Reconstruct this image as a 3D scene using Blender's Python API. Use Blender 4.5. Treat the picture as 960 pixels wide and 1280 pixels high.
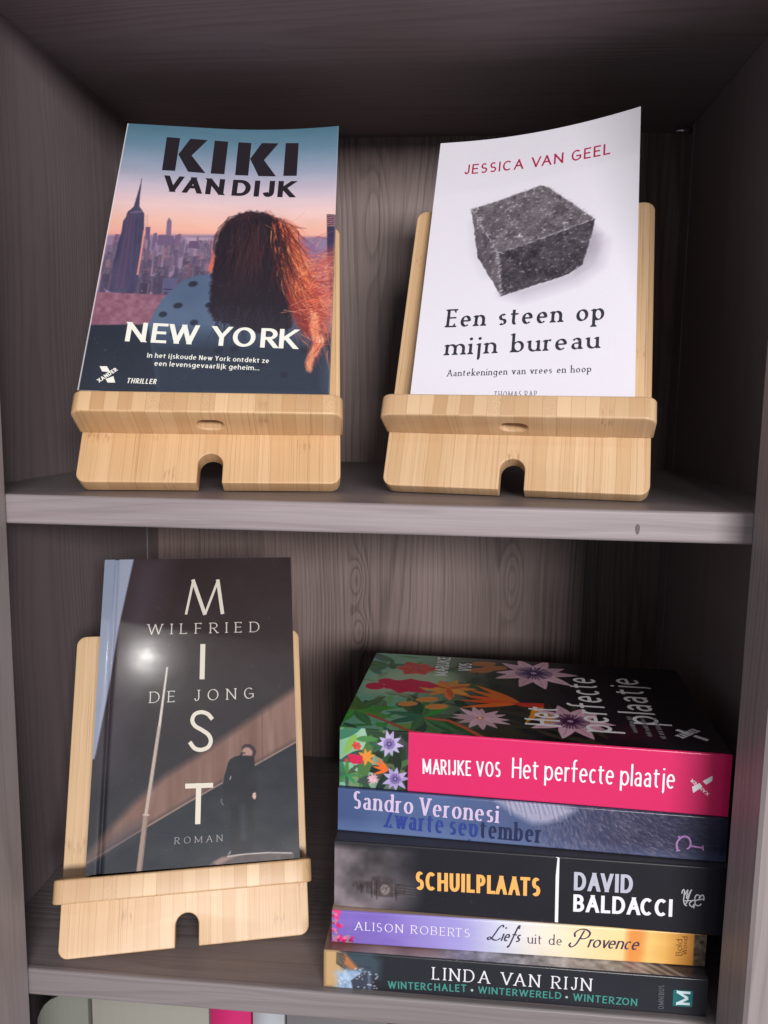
import bpy, math, random
import numpy as np
from mathutils import Matrix, Vector

for o in list(bpy.data.objects):
    bpy.data.objects.remove(o)
scene = bpy.context.scene
COL = scene.collection

# ---------------------------------------------------------------- camera
cam = bpy.data.objects.new('camera', bpy.data.cameras.new('camera'))
COL.objects.link(cam)
cam.data.sensor_fit = 'HORIZONTAL'
cam.data.sensor_width = 36.0
cam.data.lens = 37.526
cam.data.clip_start = 0.01
cam.data.clip_end = 100
cam.location = (0.044768, -0.394384, 0.048541)
cam.rotation_euler = (1.438646, -0.014733, 0.090485)
scene.camera = cam

# ---------------------------------------------------------------- world and lamps (an indoor shelf: a soft room, one wide window, one ceiling lamp)
world = bpy.data.worlds.new('World')
scene.world = world
world.use_nodes = True
bg = world.node_tree.nodes['Background']
bg.inputs[0].default_value = (0.93, 0.92, 1.0, 1)
bg.inputs[1].default_value = 0.37


def area(name, loc, target, sx, sy, power, color):
    d = bpy.data.lights.new(name, 'AREA')
    d.shape = 'RECTANGLE'
    d.size, d.size_y, d.energy, d.color = sx, sy, power, color
    ob = bpy.data.objects.new(name, d)
    COL.objects.link(ob)
    ob.location = loc
    ob.rotation_euler = (Vector(target) - Vector(loc)).to_track_quat('-Z', 'Y').to_euler()
    return ob


area('window_light', (0.97, -2.85, 0.55), (0.0, 0.1, 0.02), 1.1, 0.45, 99, (1.0, 0.965, 0.95))
lamp = bpy.data.lights.new('ceiling_lamp', 'POINT')
lamp.energy = 7.5
lamp.shadow_soft_size = 0.032
lamp.color = (1.0, 0.97, 0.93)
lo = bpy.data.objects.new('ceiling_lamp', lamp)
COL.objects.link(lo)
lo.location = (0.056, -1.532, 1.377)

scene.view_settings.view_transform = 'Standard'
scene.view_settings.look = 'None'
scene.view_settings.exposure = 0.0
scene.view_settings.gamma = 1.0
scene.render.engine = 'CYCLES'
scene.cycles.use_denoising = True
scene.cycles.max_bounces = 8

rng = np.random.default_rng(7)
random.seed(7)


# ---------------------------------------------------------------- helpers: colour, meshes, materials
def lin(c):
    c = np.asarray(c, float) / 255.0
    return np.where(c <= 0.04045, c / 12.92, ((c + 0.055) / 1.055) ** 2.4)


def mesh_object(name, verts, faces, mat, parent=None, smooth=False, mats=None, midx=None):
    me = bpy.data.meshes.new(name)
    me.from_pydata([tuple(v) for v in verts], [], faces)
    for m in (mats or [mat]):
        me.materials.append(m)
    if midx is not None:
        me.polygons.foreach_set('material_index', midx)
    if smooth:
        me.polygons.foreach_set('use_smooth', [True] * len(me.polygons))
    me.update()
    ob = bpy.data.objects.new(name, me)
    COL.objects.link(ob)
    ob.parent = parent
    return ob


def box_mesh(lo_, hi_, bev=0.0):
    """verts and faces of a box whose twelve edges are chamfered by bev"""
    lo_, hi_ = np.array(lo_, float), np.array(hi_, float)
    if bev <= 0:
        v = [(x, y, z) for x in (lo_[0], hi_[0]) for y in (lo_[1], hi_[1]) for z in (lo_[2], hi_[2])]
        return v, [(0, 1, 3, 2), (4, 6, 7, 5), (0, 4, 5, 1), (2, 3, 7, 6), (0, 2, 6, 4), (1, 5, 7, 3)]
    v, idx = [], {}
    for sx in (0, 1):
        for sy in (0, 1):
            for sz in (0, 1):
                s = (sx, sy, sz)
                for a in range(3):
                    p = [lo_[i] + bev if s[i] == 0 else hi_[i] - bev for i in range(3)]
                    p[a] = lo_[a] if s[a] == 0 else hi_[a]
                    idx[s, a] = len(v)
                    v.append(tuple(p))
    f = []
    for a in range(3):
        b, c = (a + 1) % 3, (a + 2) % 3
        for s in (0, 1):
            q = []
            for (i, j) in ((0, 0), (1, 0), (1, 1), (0, 1)):
                k = [0, 0, 0]
                k[a], k[b], k[c] = s, i, j
                q.append(idx[tuple(k), a])
            f.append(tuple(q if s else q[::-1]))
        for i in (0, 1):
            for j in (0, 1):
                k0, k1 = [0, 0, 0], [0, 0, 0]
                k0[b] = k1[b] = i
                k0[c] = k1[c] = j
                k1[a] = 1
                k0, k1 = tuple(k0), tuple(k1)
                f.append((idx[k0, b], idx[k1, b], idx[k1, c], idx[k0, c]))
    for s in [(x, y, z) for x in (0, 1) for y in (0, 1) for z in (0, 1)]:
        f.append((idx[s, 0], idx[s, 1], idx[s, 2]))
    return v, f


def fix_normals(ob):
    import bmesh
    bm = bmesh.new()
    bm.from_mesh(ob.data)
    bmesh.ops.recalc_face_normals(bm, faces=bm.faces)
    bm.to_mesh(ob.data)
    bm.free()
    return ob


def box(name, lo_, hi_, mat, parent=None, bev=0.0):
    v, f = box_mesh(lo_, hi_, bev)
    return fix_normals(mesh_object(name, v, f, mat, parent))


def thing(name, label, category, matrix, group=None):
    ob = bpy.data.objects.new(name, None)
    COL.objects.link(ob)
    ob.empty_display_size = 0.02
    ob.matrix_world = matrix
    ob['label'], ob['category'] = label, category
    if group:
        ob['group'] = group
    return ob


class N:
    """small node-tree writer"""
    def __init__(self, name):
        self.m = bpy.data.materials.new(name)
        self.m.use_nodes = True
        self.t = self.m.node_tree
        self.b = self.t.nodes['Principled BSDF']

    def node(self, typ, **kw):
        n = self.t.nodes.new(typ)
        for k, v in kw.items():
            setattr(n, k, v)
        return n

    def link(self, a, b):
        self.t.links.new(a, b)

    def put(self, sock, v):
        if isinstance(v, bpy.types.NodeSocket):
            self.link(v, sock)
        else:
            sock.default_value = v

    def math(self, op, a, b=None, c=None, clamp=False):
        n = self.node('ShaderNodeMath', operation=op, use_clamp=clamp)
        for i, v in enumerate((a, b, c)):
            if v is not None:
                self.put(n.inputs[i], v)
        return n.outputs[0]

    def xyz(self, x, y, z):
        n = self.node('ShaderNodeCombineXYZ')
        for i, v in enumerate((x, y, z)):
            self.put(n.inputs[i], v)
        return n.outputs[0]

    def noise(self, vec, scale=1.0, detail=3.0, rough=0.5, dist=0.0):
        n = self.node('ShaderNodeTexNoise')
        self.put(n.inputs['Vector'], vec)
        n.inputs['Scale'].default_value = scale
        n.inputs['Detail'].default_value = detail
        n.inputs['Roughness'].default_value = rough
        n.inputs['Distortion'].default_value = dist
        return n.outputs['Fac']

    def ramp(self, fac, stops):
        n = self.node('ShaderNodeValToRGB')
        e = n.color_ramp.elements
        while len(e) < len(stops):
            e.new(0.5)
        for i, (p, c) in enumerate(stops):
            e[i].position = p
            e[i].color = (c, c, c, 1) if isinstance(c, (int, float)) else (*c, 1)
        self.put(n.inputs[0], fac)
        return n.outputs[0]

    def mix(self, fac, a, b, blend='MIX'):
        n = self.node('ShaderNodeMix', data_type='RGBA', blend_type=blend)
        self.put(n.inputs[0], fac)
        for s, v in ((n.inputs[6], a), (n.inputs[7], b)):
            self.put(s, v if isinstance(v, bpy.types.NodeSocket) else (*v, 1))
        return n.outputs[2]

    def bump(self, h, strength, dist):
        n = self.node('ShaderNodeBump')
        n.inputs['Strength'].default_value = strength
        n.inputs['Distance'].default_value = dist
        self.put(n.inputs['Height'], h)
        self.link(n.outputs[0], self.b.inputs['Normal'])


def stained_wood(name, along, across, base=(0.125, 0.108, 0.110), cath=0.11, offset=0.0, strength=1.0, knots=()):
    """grey-brown stained pine: arched growth rings, fine fibres, open grain relief. along / across: axis letters"""
    n = N(name)
    tc = n.node('ShaderNodeTexCoord')
    sp = n.node('ShaderNodeSeparateXYZ')
    n.link(tc.outputs['Object'], sp.inputs[0])
    ax = {'x': sp.outputs[0], 'y': sp.outputs[1], 'z': sp.outputs[2]}
    third = [k for k in 'xyz' if k not in (along, across)][0]
    g = ax[along]
    p = n.math('ADD', ax[across], n.math('MULTIPLY', ax[third], 0.83))
    wob = n.noise(n.xyz(n.math('MULTIPLY', p, 9.0), n.math('MULTIPLY', g, 3.2), offset), 1.0, 2.0, 0.5)
    p2 = n.math('ADD', n.math('ADD', p, offset * 0.37), n.math('MULTIPLY', n.math('SUBTRACT', wob, 0.5), 0.034))
    cell = n.math('SUBTRACT', n.math('MODULO', n.math('ADD', p2, 10.0), cath), cath / 2)
    idx = n.math('FLOOR', n.math('DIVIDE', n.math('ADD', p2, 10.0), cath))
    wn = n.node('ShaderNodeTexWhiteNoise', noise_dimensions='1D')
    n.link(idx, wn.inputs['W'])
    sgn = n.math('SUBTRACT', n.math('MULTIPLY', wn.outputs['Value'], 2.0), 1.0)
    arch = n.math('MULTIPLY', n.math('MULTIPLY', cell, cell), 3000.0)
    arch = n.math('ADD', arch, n.math('MULTIPLY', g, n.math('MULTIPLY', sgn, 9.0)))
    wob2 = n.noise(n.xyz(n.math('MULTIPLY', p, 40.0), n.math('MULTIPLY', g, 7.0), offset + 3), 1.0, 3.0, 0.55)
    arch = n.math('ADD', arch, n.math('MULTIPLY', wob2, 1.1))
    for ka, kg, sx, sg in knots:
        du = n.math('DIVIDE', n.math('SUBTRACT', ax[across], ka), sx)
        dv = n.math('DIVIDE', n.math('SUBTRACT', g, kg), sg)
        d2 = n.math('ADD', n.math('MULTIPLY', du, du), n.math('MULTIPLY', dv, dv))
        arch = n.math('ADD', arch, n.math('MULTIPLY', n.math('EXPONENT', n.math('MULTIPLY', d2, -1.0)), 3.2))
    saw = n.math('FRACT', arch)
    patch = n.noise(n.xyz(n.math('MULTIPLY', p, 22.0), n.math('MULTIPLY', g, 5.0), offset + 11), 1.0, 2.0, 0.5)
    patch = n.ramp(patch, [(0.30, 0.15), (0.68, 1.0)])
    ring = n.ramp(saw, [(0.0, 0.25), (0.45, 0.35), (0.80, 1.0), (0.92, 0.75), (1.0, 0.25)])
    fib = n.noise(n.xyz(n.math('MULTIPLY', p, 900.0), n.math('MULTIPLY', g, 14.0), offset), 1.0, 4.0, 0.65)
    big = n.noise(n.xyz(n.math('MULTIPLY', p, 14.0), n.math('MULTIPLY', g, 4.0), offset + 7), 1.0, 2.0, 0.5)
    tone = n.math('ADD', n.math('MULTIPLY', n.math('MULTIPLY', ring, patch), -0.42 * strength), n.math('MULTIPLY', n.math('SUBTRACT', fib, 0.5), 0.75 * strength))
    tone = n.math('ADD', tone, n.math('MULTIPLY', n.math('SUBTRACT', big, 0.5), 0.5))
    line = n.noise(n.xyz(n.math('MULTIPLY', p2, 330.0), n.math('MULTIPLY', g, 1.6), offset + 5), 1.0, 3.0, 0.6)
    line = n.ramp(line, [(0.0, 1.0), (0.36, 0.8), (0.50, 0.0), (1.0, 0.0)])
    tone = n.math('ADD', tone, n.math('MULTIPLY', line, -0.30 * strength))
    tone = n.math('ADD', tone, 1.20)
    tone = n.math('MAXIMUM', tone, 0.35)
    hue = n.mix(n.math('MULTIPLY', ring, 0.6), base, (base[0] * 0.92, base[1] * 0.86, base[2] * 0.84))
    colr = n.mix(1.0, hue, n.xyz(tone, tone, tone), 'MULTIPLY')
    n.link(colr, n.b.inputs['Base Color'])
    n.put(n.b.inputs['Roughness'], n.math('ADD', n.math('MULTIPLY', fib, 0.2), 0.40))
    n.b.inputs['Specular IOR Level'].default_value = 0.45
    n.bump(n.math('ADD', n.math('MULTIPLY', fib, 0.6), n.math('MULTIPLY', ring, -0.5)), 0.35, 0.0006)
    return n.m


def bamboo(name, end_grain=False, tint=(1.0, 1.0, 1.0)):
    """laminated bamboo: strips along local Z or Y, each its own tone, fine dark fibres, node flecks"""
    n = N(name)
    tc = n.node('ShaderNodeTexCoord')
    oi = n.node('ShaderNodeObjectInfo')
    sp = n.node('ShaderNodeSeparateXYZ')
    n.link(tc.outputs['Object'], sp.inputs[0])
    x, y, z = sp.outputs
    rnd = n.math('MULTIPLY', oi.outputs['Random'], 37.0)
    g = n.math('ADD', z, n.math('MULTIPLY', y, 0.71))
    xs = n.math('ADD', x, n.math('MULTIPLY', n.math('SUBTRACT', n.noise(n.xyz(x, n.math('MULTIPLY', g, 2.0), rnd), 30.0, 1.0), 0.5), 0.0012))
    u = n.math('ADD', n.math('DIVIDE', xs, 0.0072), rnd)
    idx = n.math('FLOOR', u)
    fr = n.math('FRACT', u)
    wn = n.node('ShaderNodeTexWhiteNoise', noise_dimensions='1D')
    n.link(idx, wn.inputs['W'])
    wn2 = n.node('ShaderNodeTexWhiteNoise', noise_dimensions='1D')
    n.link(n.math('ADD', idx, 51.3), wn2.inputs['W'])
    fib = n.noise(n.xyz(n.math('MULTIPLY', x, 1500.0), n.math('MULTIPLY', g, 9.0), n.math('ADD', idx, rnd)), 1.0, 3.0, 0.6)
    fib2 = n.noise(n.xyz(n.math('MULTIPLY', x, 420.0), n.math('MULTIPLY', g, 4.0), rnd), 1.0, 2.0, 0.5)
    seam = n.ramp(n.math('MINIMUM', fr, n.math('SUBTRACT', 1.0, fr)), [(0.0, 1.0), (0.05, 0.0), (1.0, 0.0)])
    zz = n.math('SUBTRACT', g, n.math('SUBTRACT', n.math('MULTIPLY', wn2.outputs['Value'], 0.26), 0.04))
    band = n.math('SUBTRACT', 1.0, n.math('MULTIPLY', n.math('ABSOLUTE', zz), 190.0), clamp=True)
    fleck = n.noise(n.xyz(n.math('MULTIPLY', x, 800.0), n.math('MULTIPLY', g, 120.0), rnd), 1.0, 2.0, 0.5)
    node = n.math('MULTIPLY', band, n.ramp(fleck, [(0.0, 0.0), (0.50, 0.0), (0.62, 1.0), (1.0, 1.0)]))
    streak = n.ramp(fib, [(0.0, 0.0), (0.56, 0.0), (0.74, 1.0), (1.0, 1.0)])
    nz = n.node('ShaderNodeSeparateXYZ')
    n.link(tc.outputs['Normal'], nz.inputs[0])
    endg = n.math('MULTIPLY', n.math('SUBTRACT', n.math('MULTIPLY', nz.outputs[1], -1.0), 0.80), 6.0, clamp=True) if end_grain else 0.0
    pores = n.noise(n.xyz(n.math('MULTIPLY', x, 1500.0), n.math('MULTIPLY', y, 1500.0), n.math('MULTIPLY', z, 1300.0)), 1.0, 1.0, 0.5)
    c = n.mix(wn.outputs['Value'], (0.615, 0.410, 0.225), (0.745, 0.540, 0.335))
    c = n.mix(n.math('MULTIPLY', fib2, 0.7), c, (0.55, 0.325, 0.160))
    c = n.mix(n.math('MULTIPLY', streak, 0.72), c, (0.30, 0.150, 0.060))
    c = n.mix(n.math('MULTIPLY', seam, 0.30), c, (0.28, 0.150, 0.070))
    c = n.mix(n.math('MULTIPLY', node, 0.65), c, (0.33, 0.175, 0.080))
    if end_grain:
        blk = n.mix(wn2.outputs['Value'], (0.47, 0.27, 0.13), (0.77, 0.56, 0.345))
        dots = n.math('MULTIPLY', n.math('GREATER_THAN', wn.outputs['Value'], 0.72), n.ramp(pores, [(0.0, 0.0), (0.5, 0.0), (0.6, 1.0), (1.0, 1.0)]))
        blk = n.mix(n.math('MULTIPLY', dots, 0.5), blk, (0.30, 0.16, 0.07))
        blk = n.mix(n.math('MULTIPLY', seam, 0.4), blk, (0.28, 0.15, 0.07))
        c = n.mix(n.math('MULTIPLY', endg, 0.6), c, blk)
    c = n.mix(1.0, c, tint, 'MULTIPLY')
    n.link(c, n.b.inputs['Base Color'])
    n.b.inputs['Roughness'].default_value = 0.42
    n.bump(fib, 0.12, 0.0003)
    return n.m


def printed(name, rough=0.32, coat=0.25, coat_rough=0.12, ripple=0.06, smudge=0.0, spec=0.5):
    """printed, laminated card whose picture is stored per vertex in the colour attribute 'print'"""
    n = N(name)
    a = n.node('ShaderNodeAttribute', attribute_name='print')
    tc = n.node('ShaderNodeTexCoord')
    gr = n.noise(tc.outputs['Object'], 900.0, 2.0, 0.6)
    c = n.mix(1.0, a.outputs['Color'], n.ramp(gr, [(0.3, 0.97), (0.7, 1.0)]), 'MULTIPLY')
    dust = n.ramp(n.noise(tc.outputs['Object'], 1700.0, 1.0, 0.5), [(0.0, 0.0), (0.755, 0.0), (0.80, 1.0), (1.0, 1.0)])
    scuff = n.ramp(n.noise(tc.outputs['Object'], 190.0, 5.0, 0.75), [(0.0, 0.0), (0.64, 0.0), (0.80, 1.0), (1.0, 1.0)])
    c = n.mix(n.math('ADD', n.math('MULTIPLY', dust, 0.30), n.math('MULTIPLY', scuff, 0.10)), c, (0.62, 0.60, 0.60))
    n.link(c, n.b.inputs['Base Color'])
    n.put(n.b.inputs['Roughness'], n.math('ADD', n.math('MULTIPLY', n.noise(tc.outputs['Object'], 45.0, 4.0, 0.65), 0.18), rough - 0.09))
    n.b.inputs['Coat Weight'].default_value = coat
    n.b.inputs['Specular IOR Level'].default_value = spec
    n.b.inputs['Coat Roughness'].default_value = coat_rough
    big = n.noise(tc.outputs['Object'], 28.0, 2.0, 0.5)
    n.bump(n.math('ADD', n.math('MULTIPLY', gr, 0.02), big), ripple, 0.004)
    if smudge:
        sm = n.noise(tc.outputs['Object'], 75.0, 4.0, 0.65)
        n.put(n.b.inputs['Coat Roughness'], n.math('ADD', n.math('MULTIPLY', sm, smudge), coat_rough))
    return n.m


INKS = {}


def ink(rgb, rough=0.35):
    key = tuple(rgb) + (rough,)
    if key not in INKS:
        n = N('ink')
        tc = n.node('ShaderNodeTexCoord')
        gr = n.noise(tc.outputs['Object'], 1200.0, 2.0, 0.6)
        base = tuple(float(v) for v in lin(rgb))
        c = n.mix(n.math('MULTIPLY', gr, 0.12), base, tuple(v * 0.8 for v in base))
        n.link(c, n.b.inputs['Base Color'])
        n.b.inputs['Roughness'].default_value = rough
        n.b.inputs['Coat Weight'].default_value = 0.2
        n.b.inputs['Coat Roughness'].default_value = 0.12
        INKS[key] = n.m
    return INKS[key]


def paper(name, axis, base=(0.74, 0.69, 0.60)):
    """edges of many stacked leaves; axis: the direction in which leaves are stacked"""
    n = N(name)
    tc = n.node('ShaderNodeTexCoord')
    sp = n.node('ShaderNodeSeparateXYZ')
    n.link(tc.outputs['Object'], sp.inputs[0])
    k = 'xyz'.index(axis)
    m = [n.math('MULTIPLY', sp.outputs[i], 5200.0 if i == k else 25.0) for i in range(3)]
    f = n.noise(n.xyz(*m), 1.0, 2.0, 0.6)
    n.link(n.mix(n.math('MULTIPLY', f, 0.55), base, tuple(v * 0.55 for v in base)), n.b.inputs['Base Color'])
    n.b.inputs['Roughness'].default_value = 0.85
    n.bump(f, 0.3, 0.0004)
    return n.m


def plain(name, rgb, rough=0.5, metal=0.0):
    n = N(name)
    tc = n.node('ShaderNodeTexCoord')
    f = n.noise(tc.outputs['Object'], 60.0, 3.0, 0.6)
    base = tuple(float(v) for v in lin(rgb))
    n.link(n.mix(n.math('MULTIPLY', f, 0.35), base, tuple(v * 0.72 for v in base)), n.b.inputs['Base Color'])
    n.b.inputs['Roughness'].default_value = rough
    n.b.inputs['Metallic'].default_value = metal
    return n.m


# ---------------------------------------------------------------- bookcase
W2, DEP, HT, BOT = 0.22, 0.292, 0.2661, -0.2696     # half inner width, inner depth, underside of top board, top of lower shelf
T_MID, T_LOW, FI, FT = 0.01544, 0.01606, 0.0328, 0.0372
Z0, Z1 = -0.62, 0.42
case = thing('bookcase', 'grey-brown stained pine bookcase holding all the books and bamboo stands on its shelves', 'bookcase', Matrix())
KNOTS = ((-0.0386, -0.1041, 0.007, 0.020), (-0.036, -0.1512, 0.007, 0.017), (-0.028, 0.200, 0.010, 0.050), (0.096, -0.100, 0.008, 0.030))
w_side = stained_wood('stained_pine_side', 'z', 'y', base=(0.185, 0.150, 0.158), offset=1.3, strength=0.38)
w_back = stained_wood('stained_pine_back', 'z', 'x', base=(0.188, 0.138, 0.129), offset=4.1, cath=0.118, strength=1.25, knots=KNOTS)
w_shelf = stained_wood('stained_pine_shelf', 'x', 'y', base=(0.190, 0.164, 0.168), offset=2.2, strength=0.55)
w_edge = stained_wood('stained_pine_shelf_edge', 'x', 'z', base=(0.258, 0.222, 0.230), offset=6.4, cath=0.05, strength=0.6)
w_top = stained_wood('stained_pine_top', 'x', 'y', base=(0.225, 0.185, 0.192), offset=8.5, strength=0.45, knots=((0.1251, -0.0953, 0.005, 0.012),))
w_post = stained_wood('stained_pine_post', 'z', 'x', base=(0.255, 0.224, 0.222), offset=0.7, strength=0.5)
w_low = stained_wood('stained_pine_low_shelf', 'x', 'z', base=(0.190, 0.168, 0.172), offset=3.4, cath=0.06, strength=0.5)

for s in (-1, 1):
    x0, x1 = sorted((s * W2, s * (W2 + 0.018)))
    box('side_panel', (x0, 0.0005, Z0), (x1, DEP + 0.006, Z1), w_side, case)
    x0, x1 = sorted((s * (W2 - FI), s * (W2 + 0.018)))
    box('front_post', (x0, -FT, Z0), (x1, -0.0004, Z1), w_post, case, 0.0016)
    x0, x1 = sorted((s * (W2 - 0.0012), s * (W2 - 0.0002)))
    box('corner_batten', (x0, DEP - 0.024, BOT + 0.0005), (x1, DEP - 0.0004, HT - 0.0005), w_side, case)
box('back_panel', (-W2 - 0.017, DEP, Z0), (W2 + 0.017, DEP + 0.005, Z1), w_back, case)


def shelf(z_top, thick, m_top, m_edge):
    sh = box('shelf', (-W2 + 0.0003, 0.0035, z_top - thick), (W2 - 0.0003, DEP - 0.0005, z_top), m_top, case)
    # solid front lip, its long front edges rounded
    r, pts = 0.0017, []
    for (cy, cz, a0) in ((r, z_top - r, 90), (r, z_top - thick + r, 180)):
        for i in range(6):
            a = math.radians(a0 + i * 18)
            pts.append((cy + r * math.cos(a), cz + r * math.sin(a)))
    pts += [(0.0036, z_top - thick), (0.0036, z_top)]
    n = len(pts)
    v = [(x, y, z) for x in (-W2 + 0.0003, W2 - 0.0003) for (y, z) in pts]
    f = [tuple(range(n)), tuple(range(2 * n - 1, n - 1, -1))] + [(i, i + n, (i + 1) % n + n, (i + 1) % n) for i in range(n)]
    fix_normals(mesh_object('front_lip', v, f, m_edge, sh))
    return sh


mid = shelf(0.0, T_MID, w_shelf, w_edge)
low = shelf(BOT, T_LOW, w_shelf, w_low)
box('shelf', (-W2 + 0.0003, 0.001, Z0 + 0.001), (W2 - 0.0003, DEP - 0.0005, Z0 + 0.018), w_shelf, case)
box('top_board', (-W2 + 0.0003, 0.001, HT), (W2 - 0.0003, DEP - 0.0005, HT + 0.018), w_top, case)
# small resin knot on the middle shelf's front edge and one under the top board
knot_m = plain('knot', (84, 66, 68), 0.5)


def disc(name, centre, ux, uy, rx, ry, mat, parent, lift):
    nrm = np.cross(ux, uy)
    c = np.array(centre) + nrm * lift
    v = [c] + [c + np.array(ux) * rx * math.cos(t) * (1 + 0.12 * math.sin(3 * t)) + np.array(uy) * ry * math.sin(t) for t in np.linspace(0, 2 * math.pi, 25)[:-1]]
    return mesh_object(name, v, [(0, i + 1, (i + 1) % 24 + 1) for i in range(24)], mat, parent)


disc('knot', (0.1336, 0, -0.0092), (1, 0, 0), (0, 0, 1), 0.0011, 0.0026, knot_m, mid, 0.00012)
# metal shelf pin in the rear right corner, just under the top board
pv, pf = [], []
for i, x in enumerate((0.2065, 0.2185)):
    pv += [(x, 0.272 + 0.0022 * math.cos(a), 0.2615 + 0.0022 * math.sin(a)) for a in np.linspace(0, 2 * math.pi, 13)[:-1]]
pf = [(i, (i + 1) % 12, (i + 1) % 12 + 12, i + 12) for i in range(12)] + [tuple(range(12)), tuple(range(12, 24))]
fix_normals(mesh_object('shelf_pin', pv, pf, plain('pin_steel', (190, 190, 195), 0.25, 1.0), case, True))


# ---------------------------------------------------------------- bamboo stands (two interlocking plates: a leaning board and a sloping ledge whose tail is the rear foot)
def arc_pts(cx, cy, r, a0, a1, n=8):
    return [(cx + r * math.cos(math.radians(a0 + (a1 - a0) * i / n)), cy + r * math.sin(math.radians(a0 + (a1 - a0) * i / n))) for i in range(n + 1)]


def plate(name, outlines, thick, bev, mapping, mat, parent, res=4):
    cu = bpy.data.curves.new(name + '_outline', 'CURVE')
    cu.dimensions = '2D'
    cu.fill_mode = 'BOTH'
    cu.extrude = thick / 2 - bev
    cu.bevel_depth = bev
    cu.bevel_resolution = res
    cu.offset = -bev
    for pts in outlines:
        sp = cu.splines.new('POLY')
        sp.points.add(len(pts) - 1)
        for p, (x, y) in zip(sp.points, pts):
            p.co = (x, y, 0, 1)
        sp.use_cyclic_u = True
    tmp = bpy.data.objects.new(name + '_outline', cu)
    COL.objects.link(tmp)
    dg = bpy.context.evaluated_depsgraph_get()
    me = bpy.data.meshes.new_from_object(tmp.evaluated_get(dg))
    bpy.data.objects.remove(tmp)
    bpy.data.curves.remove(cu)
    for v in me.vertices:
        v.co = mapping(*v.co)
    me.materials.clear()
    me.materials.append(mat)
    me.name = name
    ob = bpy.data.objects.new(name, me)
    COL.objects.link(ob)
    ob.parent = parent
    import bmesh
    bm = bmesh.new()
    bm.from_mesh(me)
    bmesh.ops.remove_doubles(bm, verts=bm.verts, dist=1e-6)
    bmesh.ops.recalc_face_normals(bm, faces=bm.faces)
    bm.to_mesh(me)
    bm.free()
    me.set_sharp_from_angle(angle=math.radians(38))
    me.polygons.foreach_set('use_smooth', [True] * len(me.polygons))
    return ob


BAMBOO = {k: (bamboo('laminated_bamboo'), bamboo('laminated_bamboo_ledge', True)) for k in ('pale',)}
BAMBOO['warm'] = (bamboo('warm_bamboo', False, (1.0, 0.955, 0.89)), bamboo('warm_bamboo_ledge', True, (1.0, 0.955, 0.89)))
BW, BH, BT, LA, LT, LL, LW, AW, AH = 0.1420, 0.1845, 0.0103, 0.0300, 0.0128, 0.0234, 0.1443, 0.0134, 0.0180


def board_outline():
    w, r, q = BW / 2, 0.0055, AW / 2
    p = arc_pts(-w + r, r, r, 180, 270) + arc_pts(-q - 0.0006, 0.0006, 0.0006, 270, 360, 3)
    p += arc_pts(0, AH - q, q, 180, 0, 14) + arc_pts(q + 0.0006, 0.0006, 0.0006, 180, 270, 3)
    p += arc_pts(w - r, r, r, 270, 360) + arc_pts(w - 0.006, BH - 0.006, 0.006, 0, 90) + arc_pts(-w + 0.006, BH - 0.006, 0.006, 90, 180)
    return p


def ledge_outlines():
    # local plan: x across, y towards the reader (0 = board's front face)
    w, r, tail = LW / 2, 0.0065, 0.050
    p = arc_pts(w - r, LL - r, r, 0, 90) + arc_pts(-w + r, LL - r, r, 90, 180)
    p += [(-w, 0.0002), (-tail, 0.0002), (-tail, -0.052), (-0.022, -0.052), (-0.022, -0.004)] + [(0.022, -0.004), (0.022, -0.052), (tail, -0.052), (tail, 0.0002), (w, 0.0002)]
    hole = arc_pts(0.0026, 0.0100, 0.0046, 270, 450, 10) + arc_pts(-0.0026, 0.0100, 0.0046, 90, 270, 10)
    return [p, hole]


def stand(label, frame, up=0.0, wood='pale'):
    """frame: (x, y, shelf height, yaw, lean)"""
    x, y, z, yaw, lean = frame
    r = Vector((math.cos(yaw), math.sin(yaw), 0))
    b = Vector((-math.sin(yaw), math.cos(yaw), 0))
    u = Vector((0, 0, 1)) * math.cos(lean) + b * math.sin(lean)
    n = -b * math.cos(lean) + Vector((0, 0, 1)) * math.sin(lean)
    o = Vector((x, y, z + BT * math.sin(lean) + 0.0003))
    m = Matrix(((r.x, -n.x, u.x, o.x), (r.y, -n.y, u.y, o.y), (r.z, -n.z, u.z, o.z), (0, 0, 0, 1)))
    t = thing('book_stand', label, 'book stand', m, 'bamboo book stands')
    plate('back_board', [board_outline()], BT, 0.0007, lambda a, c, d: (a, BT / 2 + d, c), BAMBOO[wood][0], t)
    plate('ledge', ledge_outlines(), LT, 0.0012, lambda a, c, d: (a, -c, LA + up + LT / 2 + d), BAMBOO[wood][1], t, 5)
    return t


stand('bamboo stand under the paperback with a city skyline and long-haired woman on its cover', (-0.0878, 0.0267, 0.0, 0.1621, 0.5626), 0.0, 'warm')
stand('bamboo stand under the white paperback with a dark stone on its cover', (0.0744, 0.0358, 0.0, -0.1531, 0.4685), 0.0018)
stand('tilted bamboo stand on the lower shelf, holding the dark hardcover', (-0.1031, 0.0209, BOT, 0.2707, 0.4944))


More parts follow.
